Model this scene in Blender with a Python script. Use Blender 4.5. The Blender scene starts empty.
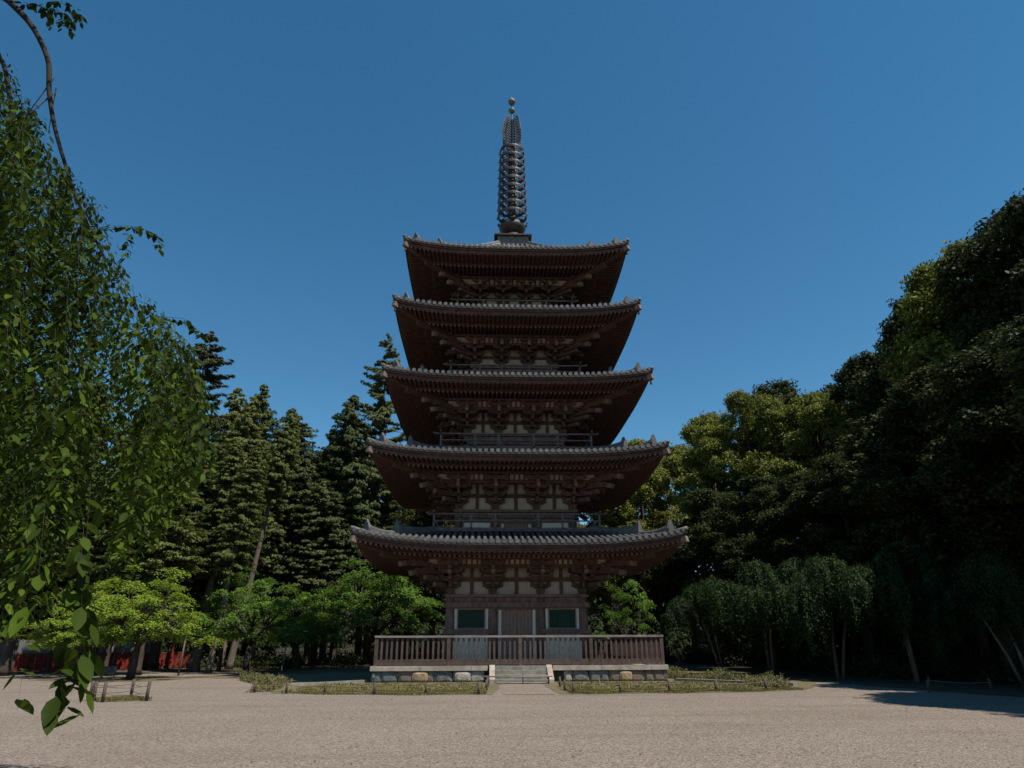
import bpy, math, random
import numpy as np
from mathutils import Vector, Matrix
R = math.radians
random.seed(7)
SC = bpy.context.scene

# ------------------------------------------------------------ camera, sky, sun, exposure
CAM = Vector((-1.559, -38.811, 1.533)); YAW, PITCH, ROLL, FPX = R(2.204), R(20.976), R(-0.232), 679.5
fw = Vector((math.sin(YAW)*math.cos(PITCH), math.cos(YAW)*math.cos(PITCH), math.sin(PITCH)))
rt = Vector((math.cos(YAW), -math.sin(YAW), 0)); up = rt.cross(fw)
r2 = rt*math.cos(ROLL)+up*math.sin(ROLL); u2 = -rt*math.sin(ROLL)+up*math.cos(ROLL)
cd = bpy.data.cameras.new('camera'); cam = bpy.data.objects.new('camera', cd); SC.collection.objects.link(cam)
cam.matrix_world = Matrix(((r2.x, u2.x, -fw.x, CAM.x), (r2.y, u2.y, -fw.y, CAM.y), (r2.z, u2.z, -fw.z, CAM.z), (0, 0, 0, 1)))
cd.sensor_width = 36; cd.lens = FPX/1024*36; cd.clip_end = 2000; cd.clip_start = .05
SC.camera = cam
SUN_AZ, SUN_EL = 52, 61          # azimuth to the right of straight behind the camera
sv = Vector((math.cos(R(SUN_EL))*math.sin(R(SUN_AZ)), -math.cos(R(SUN_EL))*math.cos(R(SUN_AZ)), math.sin(R(SUN_EL))))
ld = bpy.data.lights.new('sun', 'SUN'); ld.energy = 4.9; ld.angle = R(.5); ld.color = (1, .94, .86)
sun = bpy.data.objects.new('sun', ld); SC.collection.objects.link(sun)
sun.rotation_euler = sv.to_track_quat('Z', 'Y').to_euler()
W = bpy.data.worlds.new('World'); SC.world = W; W.use_nodes = True
nt = W.node_tree; bg = nt.nodes['Background']
sky = nt.nodes.new('ShaderNodeTexSky'); sky.sky_type = 'NISHITA'; sky.sun_disc = False
sky.sun_elevation = R(SUN_EL); sky.sun_rotation = math.atan2(sv.x, sv.y)
sky.air_density = 1.0; sky.dust_density = 0; sky.ozone_density = 3.0; sky.altitude = 200
hs = nt.nodes.new('ShaderNodeHueSaturation'); hs.inputs['Saturation'].default_value = 1.25; hs.inputs['Hue'].default_value = .487
nt.links.new(sky.outputs[0], hs.inputs['Color']); nt.links.new(hs.outputs[0], bg.inputs[0]); bg.inputs[1].default_value = .095
SC.view_settings.view_transform = 'Standard'; SC.view_settings.look = 'None'
SC.view_settings.exposure = 0.29; SC.view_settings.gamma = 1
SC.render.resolution_x = 1024; SC.render.resolution_y = 768
SC.render.engine = 'CYCLES'
SC.cycles.max_bounces = 5; SC.cycles.diffuse_bounces = 3; SC.cycles.transmission_bounces = 2; SC.cycles.transparent_max_bounces = 2

# ------------------------------------------------------------ materials
MATS = {}
def mat(name, col, rough=.8, col2=None, scale=3., stretch=(1, 1, 1), detail=6, contrast=(.35, .65), bump=0., bscale=None,
        metal=0., island=0., islandcol=None, spec=.3, obvar=0., transl=0.):
    m = bpy.data.materials.new(name); m.use_nodes = True; t = m.node_tree; N = t.nodes; L = t.links
    b = N['Principled BSDF']; b.inputs['Roughness'].default_value = rough; b.inputs['Metallic'].default_value = metal
    b.inputs['Specular IOR Level'].default_value = spec
    tc = N.new('ShaderNodeTexCoord'); mp = N.new('ShaderNodeMapping'); mp.inputs['Scale'].default_value = stretch
    L.new(tc.outputs['Object'], mp.inputs[0])
    no = N.new('ShaderNodeTexNoise'); no.inputs['Scale'].default_value = scale; no.inputs['Detail'].default_value = detail
    no.inputs['Roughness'].default_value = .65
    L.new(mp.outputs[0], no.inputs['Vector'])
    rp = N.new('ShaderNodeValToRGB'); rp.color_ramp.elements[0].position = contrast[0]; rp.color_ramp.elements[1].position = contrast[1]
    c2 = col2 or tuple(x*.6 for x in col)
    rp.color_ramp.elements[0].color = (*c2, 1); rp.color_ramp.elements[1].color = (*col, 1)
    L.new(no.outputs[0], rp.inputs[0]); out = rp.outputs[0]
    if island:
        g = N.new('ShaderNodeNewGeometry'); mx = N.new('ShaderNodeMix'); mx.data_type = 'RGBA'
        mr = N.new('ShaderNodeMath'); mr.operation = 'MULTIPLY'; mr.inputs[1].default_value = island
        L.new(g.outputs['Random Per Island'], mr.inputs[0]); L.new(mr.outputs[0], mx.inputs[0])
        L.new(out, mx.inputs[6]); mx.inputs[7].default_value = (*(islandcol or tuple(x*.3 for x in col)), 1); out = mx.outputs[2]
    if obvar:
        oi = N.new('ShaderNodeObjectInfo'); hs = N.new('ShaderNodeHueSaturation')
        mr = N.new('ShaderNodeMapRange'); mr.inputs[3].default_value = 1-obvar; mr.inputs[4].default_value = 1+obvar
        L.new(oi.outputs['Random'], mr.inputs[0]); L.new(mr.outputs[0], hs.inputs['Value'])
        m2 = N.new('ShaderNodeMapRange'); m2.inputs[3].default_value = .5+obvar*.06; m2.inputs[4].default_value = .5-obvar*.07
        L.new(oi.outputs['Random'], m2.inputs[0]); L.new(m2.outputs[0], hs.inputs['Hue'])
        L.new(out, hs.inputs['Color']); out = hs.outputs[0]
    L.new(out, b.inputs['Base Color'])
    if bump:
        bn = N.new('ShaderNodeTexNoise'); bn.inputs['Scale'].default_value = bscale or scale*4; bn.inputs['Detail'].default_value = 5
        L.new(mp.outputs[0], bn.inputs['Vector']); bp = N.new('ShaderNodeBump'); bp.inputs['Strength'].default_value = bump
        bp.inputs['Distance'].default_value = .02; L.new(bn.outputs[0], bp.inputs['Height']); L.new(bp.outputs[0], b.inputs['Normal'])
    if transl:
        tr = N.new('ShaderNodeBsdfTranslucent'); ms = N.new('ShaderNodeMixShader'); ms.inputs[0].default_value = transl
        L.new(out, tr.inputs[0]); L.new(b.outputs[0], ms.inputs[1]); L.new(tr.outputs[0], ms.inputs[2])
        L.new(ms.outputs[0], N['Material Output'].inputs[0])
    MATS[name] = m; return m
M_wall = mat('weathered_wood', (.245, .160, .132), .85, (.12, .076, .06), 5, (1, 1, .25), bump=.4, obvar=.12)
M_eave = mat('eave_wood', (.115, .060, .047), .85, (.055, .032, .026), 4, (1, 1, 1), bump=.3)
M_brk = mat('bracket_wood', (.135, .082, .066), .85, (.07, .042, .034), 5, bump=.3, obvar=.2)
M_beam_end = mat('beam_end_wood', (.22, .155, .125), .8, (.13, .09, .07), 6)
M_door = mat('door_wood', (.40, .25, .20), .8, (.22, .135, .105), 6, (6, 6, .35), bump=.3)
M_rail = mat('rail_wood', (.115, .078, .062), .85, (.06, .04, .032), 7, (1, 1, .5), bump=.3, obvar=.22)
M_railtop = mat('rail_top_wood', (.30, .245, .215), .85, (.18, .14, .12), 7, (.3, 1, 1))
M_koran = mat('balcony_wood', (.20, .16, .15), .85, (.10, .075, .07), 7)
M_plaster = mat('plaster', (.47, .43, .37), .9, (.34, .305, .26), 3, contrast=(.3, .7))
M_white = mat('white_strip', (.88, .80, .70), .85, (.74, .67, .58), 8, (4, 4, .6))
M_lattice = mat('green_lattice', (.035, .085, .06), .7, (.02, .05, .04), 8)
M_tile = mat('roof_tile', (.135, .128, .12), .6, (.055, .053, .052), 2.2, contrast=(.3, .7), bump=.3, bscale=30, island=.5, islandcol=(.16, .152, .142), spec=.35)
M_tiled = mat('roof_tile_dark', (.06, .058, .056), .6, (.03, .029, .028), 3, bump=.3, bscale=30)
M_bronze = mat('bronze', (.075, .055, .045), .55, (.035, .03, .028), 5, metal=.3, contrast=(.4, .6))
M_verdi = mat('verdigris', (.16, .18, .155), .6, (.075, .085, .075), 5, metal=.2)
M_coping = mat('coping_stone', (.43, .375, .31), .85, (.24, .20, .16), 2, bump=.3, bscale=20, obvar=.08)
M_step = mat('step_stone', (.28, .26, .22), .9, (.15, .14, .11), 4, bump=.3, bscale=20)
M_shadewarm = mat('shade_warmed_plaster', (.88, .77, .62), .9, (.74, .64, .50), 4)  # white plaster with its colour warmed to offset blue shade on the lower panels
STN = [mat('stone_bluegrey', (.17, .19, .19), .9, (.08, .09, .09), 5, bump=.5), mat('stone_grey', (.22, .21, .19), .9, (.10, .095, .085), 6, bump=.5),
       mat('stone_ochre', (.38, .28, .16), .9, (.20, .15, .09), 5, bump=.5), mat('stone_white', (.42, .38, .32), .9, (.22, .20, .17), 5, bump=.5),
       mat('stone_brown', (.24, .19, .15), .9, (.12, .09, .07), 6, bump=.5)]
M_mortar = mat('dark_joint', (.05, .045, .04), 1)
M_bark = mat('bark', (.075, .058, .046), .95, (.03, .023, .018), 6, (1, 1, .25), bump=.8)
M_barkpale = mat('pale_bark', (.17, .14, .11), .95, (.08, .065, .05), 6, (1, 1, .3), bump=.6)
M_rope = mat('rope', (.20, .16, .11), .95)
M_post = mat('post_wood', (.11, .085, .065), .9, (.05, .04, .03), 9)
M_red = mat('red_paint', (.24, .022, .017), .6, (.11, .011, .009), 4)
M_cloth = mat('pale_cloth', (.16, .165, .17), .8, (.10, .105, .11), 3)
M_black = mat('black_paint', (.03, .03, .03), .6)
M_pale = mat('pale_metal', (.3, .3, .3), .5)
def leafm(name, col, col2, isl, rough=.6, tr=.25, ov=.15, sc=.7, spec=.12, isa=.7):
    return mat(name, col, rough, col2, sc, island=isa, islandcol=isl, obvar=ov, transl=tr, spec=spec, detail=2)
L_cedar = leafm('cedar_leaf', (.20, .225, .06), (.13, .155, .045), (.065, .088, .026), isa=.55, tr=.3, ov=.2)
L_fir = leafm('fir_leaf', (.145, .17, .062), (.09, .115, .044), (.05, .07, .028), isa=.55, tr=.3, ov=.2)
L_pine = leafm('pine_leaf', (.105, .112, .045), (.06, .066, .028), (.042, .05, .022))
L_oak = leafm('oak_leaf', (.072, .088, .024), (.036, .047, .015), (.022, .03, .010), ov=.18)
L_oakb = leafm('young_oak_leaf', (.27, .28, .045), (.15, .165, .032), (.085, .105, .022), ov=.1)
L_maple = leafm('maple_leaf', (.30, .40, .05), (.22, .31, .04), (.17, .25, .03), tr=.4, ov=.08)
L_maple2 = leafm('green_maple_leaf', (.20, .32, .05), (.13, .23, .04), (.10, .18, .03), tr=.4, ov=.1)
L_weep = leafm('weeping_leaf', (.045, .080, .024), (.024, .046, .015), (.016, .032, .010), tr=.3)
L_cherry = leafm('cherry_leaf', (.115, .175, .016), (.034, .056, .008), (.014, .024, .005), rough=.6, tr=.33, sc=1.1, spec=.06, isa=.85)
L_shrub = leafm('shrub_leaf', (.27, .24, .10), (.16, .15, .06), (.11, .10, .045), tr=.2)
L_turf = leafm('turf_leaf', (.23, .20, .065), (.15, .14, .045), (.10, .10, .035), tr=.2)
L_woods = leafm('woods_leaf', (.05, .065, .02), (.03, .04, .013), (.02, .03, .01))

# ------------------------------------------------------------ mesh helpers
COL = SC.collection
def tag(o, label=None, cat=None, group=None, kind=None):
    if label: o['label'] = label
    if cat: o['category'] = cat
    if group: o['group'] = group
    if kind: o['kind'] = kind
    return o
def link(name, me, parent=None, loc=None, rz=None):
    o = bpy.data.objects.new(name, me); COL.objects.link(o)
    if parent: o.parent = parent
    if loc is not None: o.location = loc
    if rz is not None: o.rotation_euler = (0, 0, rz)
    return o
def empty(name, loc, label, cat, group=None, rz=0):
    o = link(name, None, None, loc, rz); o.empty_display_size = .5
    return tag(o, label, cat, group)
class MB:
    def __init__(s): s.v = []; s.f = []; s.m = []; s.mats = []; s.sm = []
    def mi(s, m):
        if m not in s.mats: s.mats.append(m)
        return s.mats.index(m)
    def add(s, vs, fs, m, smooth=False):
        k = len(s.v); s.v += [tuple(v) for v in vs]; i = s.mi(m)
        for f in fs: s.f.append(tuple(a+k for a in f)); s.m.append(i); s.sm.append(smooth)
    def box(s, c, d, m, rz=0, taper=None, M=None):
        x, y, z = d[0]/2, d[1]/2, d[2]/2; vs = []
        for sz in (-1, 1):
            t = taper if (taper and sz < 0) else 1
            for a, b in ((-1, -1), (1, -1), (1, 1), (-1, 1)): vs.append(Vector((a*x*t, b*y*t, sz*z)))
        if M is not None: vs = [M @ v for v in vs]
        elif rz: ca, sa = math.cos(rz), math.sin(rz); vs = [Vector((v.x*ca-v.y*sa, v.x*sa+v.y*ca, v.z)) for v in vs]
        vs = [v+Vector(c) for v in vs]
        s.add(vs, [(3, 2, 1, 0), (4, 5, 6, 7), (0, 1, 5, 4), (1, 2, 6, 5), (2, 3, 7, 6), (3, 0, 4, 7)], m)
    def b6(s, x0, x1, y0, y1, z0, z1, m): s.box(((x0+x1)/2, (y0+y1)/2, (z0+z1)/2), (x1-x0, y1-y0, z1-z0), m)
    def beam(s, a, b, w, h, m, upv=(0, 0, 1)):
        a, b = Vector(a), Vector(b); d = (b-a); l = d.length; d.normalize(); sd = d.cross(Vector(upv))
        if sd.length < 1e-4: sd = Vector((1, 0, 0))
        sd.normalize(); u = sd.cross(d)
        vs = []
        for p in (a, b):
            for i, j in ((-1, -1), (1, -1), (1, 1), (-1, 1)): vs.append(p+sd*(i*w/2)+u*(j*h/2))
        s.add(vs, [(0, 1, 2, 3), (7, 6, 5, 4), (0, 4, 5, 1), (1, 5, 6, 2), (2, 6, 7, 3), (3, 7, 4, 0)], m)
    def tube(s, pts, rad, m, n=7, smooth=True):
        pts = [Vector(p) for p in pts]; k = len(pts)
        if not hasattr(rad, '__len__'): rad = [rad]*k
        vs = []; ref = Vector((.31, .95, .05)).normalized()
        for i, p in enumerate(pts):
            d = (pts[min(i+1, k-1)]-pts[max(i-1, 0)])
            d = d.normalized() if d.length > 1e-9 else Vector((0, 0, 1))
            a = d.cross(ref); a = a.normalized() if a.length > .05 else d.cross(Vector((1, 0, 0))).normalized()
            b = d.cross(a)
            for j in range(n):
                t = 2*math.pi*j/n; vs.append(p+(a*math.cos(t)+b*math.sin(t))*rad[i])
        fs = [(i*n+j, i*n+(j+1) % n, (i+1)*n+(j+1) % n, (i+1)*n+j) for i in range(k-1) for j in range(n)]
        fs += [tuple(range(n))[::-1], tuple((k-1)*n+j for j in range(n))]
        s.add(vs, fs, m, smooth)
    def lathe(s, prof, m, n=20, c=(0, 0, 0), smooth=True):
        vs = [(c[0]+r*math.cos(2*math.pi*j/n), c[1]+r*math.sin(2*math.pi*j/n), c[2]+z) for r, z in prof for j in range(n)]
        fs = [(i*n+j, i*n+(j+1) % n, (i+1)*n+(j+1) % n, (i+1)*n+j) for i in range(len(prof)-1) for j in range(n)]
        fs += [tuple(range(n))[::-1], tuple((len(prof)-1)*n+j for j in range(n))]
        s.add(vs, fs, m, smooth)
    def grid(s, rows, m, smooth=True, flip=False):
        nr, nc = len(rows), len(rows[0]); vs = [p for r in rows for p in r]
        fs = [(i*nc+j, i*nc+j+1, (i+1)*nc+j+1, (i+1)*nc+j) for i in range(nr-1) for j in range(nc-1)]
        if flip: fs = [f[::-1] for f in fs]
        s.add(vs, fs, m, smooth)
    def mesh(s, name):
        me = bpy.data.meshes.new(name); me.from_pydata(s.v, [], s.f)
        for m in s.mats: me.materials.append(m)
        me.polygons.foreach_set('material_index', s.m); me.polygons.foreach_set('use_smooth', s.sm); me.update()
        return me
    def build(s, name, parent=None, loc=None, rz=None): return link(name, s.mesh(name), parent, loc, rz)

def leaf_mesh(name, P, N, T, L, Wd, m, fold=.12, shape='quad'):
    """many small separate leaves; P centre, N normal, T length axis"""
    P = np.asarray(P, float); n = len(P)
    N = np.asarray(N, float); N /= np.linalg.norm(N, axis=1, keepdims=True)+1e-9
    T = np.asarray(T, float); T = T-N*np.sum(T*N, 1, keepdims=True); T /= np.linalg.norm(T, axis=1, keepdims=True)+1e-9
    B = np.cross(N, T); L = np.broadcast_to(L, (n,))[:, None]; Wd = np.broadcast_to(Wd, (n,))[:, None]
    if shape == 'quad':
        V = np.stack([P-T*L/2, P+B*Wd/2+N*fold*L, P+T*L/2, P-B*Wd/2+N*fold*L], 1); k = 4; loops = np.arange(n*4); fl = np.full(n, 4)
    else:   # pointed oval leaf, two halves folded along the midrib
        pr = [(-.5, 0), (-.28, .42), (.02, .5), (.28, .3), (.5, 0)]
        mid = [P+T*L*a for a in (-.5, .02, .5)]
        V = np.stack([P-T*L*.5, P+T*L*.02-N*L*fold, P+T*L*.5] +
                     [P+T*L*a+B*Wd*b+N*L*.03 for a, b in pr[1:4]] + [P+T*L*a-B*Wd*b+N*L*.03 for a, b in pr[1:4]], 1); k = 9
        base = np.arange(n)[:, None]*9
        f = np.array([0, 3, 4, 1, 1, 4, 5, 2, 0, 1, 7, 6, 1, 2, 8, 7])
        loops = (base+f[None]).ravel(); fl = np.full(n*4, 4)
    me = bpy.data.meshes.new(name); V = V.reshape(-1, 3)
    me.vertices.add(len(V)); me.vertices.foreach_set('co', V.ravel().astype(np.float32))
    me.loops.add(len(loops)); me.loops.foreach_set('vertex_index', loops.astype(np.int32))
    me.polygons.add(len(fl)); st = np.concatenate([[0], np.cumsum(fl)[:-1]])
    me.polygons.foreach_set('loop_start', st.astype(np.int32))
    me.update(calc_edges=True); me.materials.append(m); me.validate()
    return me
def unit(rng, n):
    v = rng.normal(size=(n, 3)); return v/np.linalg.norm(v, axis=1, keepdims=True)

# ------------------------------------------------------------ ground
def ground_mat():
    m = bpy.data.materials.new('gravel'); m.use_nodes = True; t = m.node_tree; N = t.nodes; L = t.links; b = N['Principled BSDF']
    b.inputs['Roughness'].default_value = .95; b.inputs['Specular IOR Level'].default_value = .15
    tc = N.new('ShaderNodeTexCoord')
    def noise(sc, det=4, ro=.6):
        n = N.new('ShaderNodeTexNoise'); n.inputs['Scale'].default_value = sc; n.inputs['Detail'].default_value = det; n.inputs['Roughness'].default_value = ro
        L.new(tc.outputs['Object'], n.inputs['Vector']); return n
    def ramp(a, ca, bb, cb):
        r = N.new('ShaderNodeValToRGB'); e = r.color_ramp.elements; e[0].position = a; e[0].color = (*ca, 1); e[1].position = bb; e[1].color = (*cb, 1); return r
    v = N.new('ShaderNodeTexVoronoi'); v.inputs['Scale'].default_value = 36; L.new(tc.outputs['Object'], v.inputs['Vector'])
    hv = N.new('ShaderNodeSeparateColor'); L.new(v.outputs['Color'], hv.inputs[0])
    r1 = ramp(.0, (.060, .048, .038), 1., (.375, .305, .245)); L.new(hv.outputs[0], r1.inputs[0])
    n2 = noise(.35, 6); r2_ = ramp(.35, (.155, .125, .10), .7, (.215, .176, .142)); L.new(n2.outputs[0], r2_.inputs[0])
    mx = N.new('ShaderNodeMix'); mx.data_type = 'RGBA'; mx.inputs[0].default_value = .6
    L.new(r2_.outputs[0], mx.inputs[6]); L.new(r1.outputs[0], mx.inputs[7])
    # raked / trodden bands and faint moss
    mp = N.new('ShaderNodeMapping'); mp.inputs['Scale'].default_value = (.10, .9, 1); L.new(tc.outputs['Object'], mp.inputs[0])
    n3 = N.new('ShaderNodeTexNoise'); n3.inputs['Scale'].default_value = 1; n3.inputs['Detail'].default_value = 5; L.new(mp.outputs[0], n3.inputs['Vector'])
    r3 = ramp(.50, (0, 0, 0), .70, (1, 1, 1)); L.new(n3.outputs[0], r3.inputs[0])
    mx2 = N.new('ShaderNodeMix'); mx2.data_type = 'RGBA'; mu = N.new('ShaderNodeMath'); mu.operation = 'MULTIPLY'; mu.inputs[1].default_value = .3
    L.new(r3.outputs[0], mu.inputs[0]); L.new(mu.outputs[0], mx2.inputs[0]); L.new(mx.outputs[2], mx2.inputs[6]); mx2.inputs[7].default_value = (.10, .083, .05, 1)
    L.new(mx2.outputs[2], b.inputs['Base Color'])
    bp = N.new('ShaderNodeBump'); bp.inputs['Strength'].default_value = .7; bp.inputs['Distance'].default_value = .02
    L.new(v.outputs['Distance'], bp.inputs['Height']); 
    n4 = noise(1.3, 6); bp2 = N.new('ShaderNodeBump'); bp2.inputs['Strength'].default_value = .15; bp2.inputs['Distance'].default_value = .08
    L.new(n4.outputs[0], bp2.inputs['Height']); L.new(bp.outputs[0], bp2.inputs['Normal']); L.new(bp2.outputs[0], b.inputs['Normal'])
    return m
M_gravel = ground_mat()
M_soil = mat('forest_soil', (.10, .075, .045), 1, (.04, .034, .02), .8, bump=.6, bscale=6)
M_moss = mat('moss_ground', (.10, .088, .035), 1, (.15, .12, .075), .9, bump=.6, bscale=8)
g = MB(); g.add([(-700, -300, 0), (700, -300, 0), (700, 900, 0), (-700, 900, 0)], [(0, 1, 2, 3)], M_gravel)
tag(g.build('ground'), kind='structure')
def sheet(name, pts, z, m, label=None):
    g = MB(); g.add([(x, y, z) for x, y in pts], [tuple(range(len(pts)))], m); return tag(g.build(name), kind='structure')
def wob(pts, n=6, amp=.5, seed=1):
    rg = random.Random(seed); o = []
    for i in range(len(pts)):
        a, b = pts[i], pts[(i+1) % len(pts)]
        for k in range(n):
            t = k/n; o.append((a[0]+(b[0]-a[0])*t+(rg.uniform(-amp, amp) if k else 0), a[1]+(b[1]-a[1])*t+(rg.uniform(-amp, amp) if k else 0)))
    return o
sheet('forest_floor', wob([(-60, 4), (-31, 7), (-24, 9), (-17, 8.5), (-13.5, 4), (-11.6, -2), (-7, -4.6), (-6.6, 7), (6.6, 7), (6.9, -3.5), (11, -6.5), (13.3, -7.5), (13.0, -10), (14.5, -17), (17, -30), (80, -60), (120, 200), (-120, 200), (-90, 10)], 7, .35), .004, M_soil)
sheet('moss_patch', wob([(-18, .5), (-12.5, -2.5), (-11, -6), (-10.3, -11), (-8.8, -12.9), (-5.5, -14), (-1.3, -14.4), (-1.0, -9), (-1.2, -6), (-6, -5.5), (-7, 6), (-14, 4)], 5, .18, 3), .008, M_moss)
sheet('moss_patch', wob([(.95, -14.4), (5, -14.2), (8.6, -13.6), (10, -12.5), (12, -9), (13.5, -3), (13, 4), (9, 6), (6, 5), (6, -5.5), (1.2, -6), (.85, -9)], 5, .18, 4), .008, M_moss)
sheet('moss_patch', wob([(-23.5, -2.2), (-20, -4.2), (-17, -3.8), (-16, -1.5), (-18, 1.2), (-22, 1)], 4, .25, 5), .008, M_moss)
sheet('moss_patch', wob([(-13.8, -15.9), (-12.6, -16.3), (-11.5, -16.0), (-12.6, -14.9)], 3, .1, 6), .008, M_moss)

hb = MB(); rows = []
for i in range(14):
    rad = 58+i*9; row = []
    for j in range(61):
        a = R(-28+j*236/60); d = rad*(.72 if a < R(52) else 1.0 if a < R(125) else .86); row.append((math.cos(a)*d, math.sin(a)*d-14, -.5+ (1-math.cos(min(1, i/9)*math.pi))*6.5+.8*math.sin(j*.9+i)))
    rows.append(row)
hb.grid(rows, mat('hill_soil', (.035, .03, .018), 1, (.02, .02, .01), .8), True, True); tag(hb.build('hill'), kind='structure')

# ------------------------------------------------------------ pagoda
W_ = [7.65, 7.27, 6.89, 6.61, 6.29]; ZE = [5.72, 10.05, 14.17, 18.15, 22.06]; ZC = [6.27, 10.52, 14.54, 18.66, 22.56]
HW = [3.3, 3.0, 2.65, 2.3, 2.05]; IN = [1.2, 1.09, .93, .77, .68]; ZF = [.67, 6.95, 11.25, 15.37, 19.6]; ZB = [3.87, 8.15, 12.4, 16.58, 20.62]
RH = [0, 4.2, 4.0, 3.62, 3.35]
pag = empty('pagoda', (0, 0, 0), 'five storey dark wooden pagoda with grey tiled roofs and bronze spire', 'pagoda')
def rot4(fn):
    for k in range(4): fn(k, k*math.pi/2)
def lift(l, x, u):
    t = max(0., min(1.3, (u-HW[l])/(W_[l]-HW[l]))); return (ZC[l]-ZE[l])*(min(1.02, abs(x)/W_[l]))**3.3*t
TOPR = [3.95, 3.75, 3.35, 3.1, 1.05]
def Hroof(l, u):
    t = W_[l]-u; a, b = [(.215, .0165), (.215, .0165), (.20, .018), (.22, .035), (.36, .057)][l]
    return ZE[l]+.13+a*t+b*t*t
for l in range(5):
    w, hw, ze, zb, zf = W_[l], HW[l], ZE[l], ZB[l], ZF[l]; inn = IN[l]
    # storey body
    m = MB(); m.b6(-hw+.06, hw-.06, -hw+.06, hw-.06, zf-.02, ze+.35, M_plaster); wall = m.build('wall', pag)
    wall['label'] = 'white plaster wall core behind the timber frame'
    m = MB()
    H = ze-.36-zb
    for k in range(4):
        Mx = Matrix.Rotation(k*math.pi/2, 4, 'Z')
        def bb(x0, x1, y0, y1, z0, z1, mt):
            m.box(Mx @ Vector(((x0+x1)/2, -(y0+y1)/2, (z0+z1)/2)), (x1-x0, y1-y0, z1-z0), mt, M=Mx.to_3x3())
        # plate, penetrating tie
        e = .003*k
        bb(-hw-.28, hw+.28, hw-.18-e, hw+.2+e, zb-.14-e, zb-.001, M_wall)
        bb(-hw-.2, hw+.2, hw-.08-e, hw+.09+e, zb-.42, zb-.16, M_wall)
        for c0, c1 in ((-hw, -inn), (-inn, inn), (inn, hw)):   # bracket zone beams and central struts
            if l < 3: bb((c0+c1)/2-.085, (c0+c1)/2+.085, hw-.1, hw+.02, zb, zb+H*.98, M_brk)
        bb(-hw-.1, hw+.1, hw-.09-e, hw+.035, zb+H*.42, zb+H*.55, M_brk)
        bb(-hw-.1, hw+.1, hw-.09-e, hw+.045, zb+H*.90, ze+.2, M_brk)
        if l == 0:
            bb(-hw-.26, hw+.26, hw+.03, hw+.31+e, 3.24, 3.47, M_wall)      # head tie
            bb(-hw-.26, -inn+.02, hw+.03, hw+.30+e, 2.02, 2.24, M_wall); bb(inn-.02, hw+.26, hw+.03, hw+.30+e, 2.02, 2.24, M_wall)
            bb(-hw-.24, hw+.24, hw+.02, hw+.28+e, .672, .87, M_wall)
        else:
            bb(-hw-.2, hw+.2, hw+.03, hw+.2+e, zb-.62, zb-.47, M_wall)
            bb(-hw-.2, hw+.2, hw+.03, hw+.2+e, zf+.02, zf+.2, M_wall)
    tb = m.build('timber_frame', pag)
    # columns
    cm = MB(); cr = [.235, .2, .18, .165, .15][l]
    cm.lathe([(cr*1.0, zf), (cr, zf+.6*(zb-zf)), (cr*.9, zb-.15)], M_wall, 16); cme = cm.mesh('column')
    done = set()
    for k in range(4):
        for a in (-hw, -inn, inn, hw):
            p = Matrix.Rotation(k*math.pi/2, 3, 'Z') @ Vector((a, -hw, 0)); key = (round(p.x, 2), round(p.y, 2))
            if key in done: continue
            done.add(key); link('column', cme, pag, (p.x, p.y, 0))
    # doors and windows / panels
    for k in range(4):
        Mx = Matrix.Rotation(k*math.pi/2, 4, 'Z')
        zt = 3.24 if l == 0 else zb-.62; zs = .87 if l == 0 else zf+.2
        dw = [.73, .6, .5, .42, .36][l]
        def mk(nm, fn, par=pag):
            q = MB()
            def bb(x0, x1, y0, y1, z0, z1, mt):
                q.box(Mx @ Vector(((x0+x1)/2, -(y0+y1)/2, (z0+z1)/2)), (x1-x0, y1-y0, z1-z0), mt, M=Mx.to_3x3())
            fn(bb); return q.build(nm, par)
        def door(bb):
            for s in (-1, 1):
                a, b = sorted((s*.012, s*dw)); bb(a, b, hw-.02, hw+.06, zs, zt-.04, M_door)
                for q in range(1, 4): xx = a+(b-a)*q/4; bb(xx-.006, xx+.006, hw+.06, hw+.064, zs+.02, zt-.06, M_mortar)
                for zz in (.12, .5, .88):
                    bb(a+.03, b-.03, hw+.0605, hw+.072, zs+(zt-zs)*zz-.03, zs+(zt-zs)*zz+.03, M_door)
        def dframe(bb):
            for s in (-1, 1):
                a, b = sorted((s*(dw+.19), s*(inn-.1))); 
                if b > a: bb(a, b, hw-.04, hw+.1, zs, zt, M_wall)
                a, b = sorted((s*dw, s*(dw+.035))); bb(a, b, hw-.02, hw+.09, zs, zt-.03, M_wall)
            bb(-inn+.1, inn-.1, hw-.02, hw+.12, zt-.1, zt-.001, M_wall)
        d = mk('door', door)
        if k == 0 or l == 0: 
            mk('door_frame', dframe)
            for s in (-1, 1):
                a, b = sorted((s*(dw+.035), s*(dw+.19)))
                mk('white_strip', lambda bb: bb(a, b, hw-.05, hw+.05, zs, zt-.1, M_white))
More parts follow.
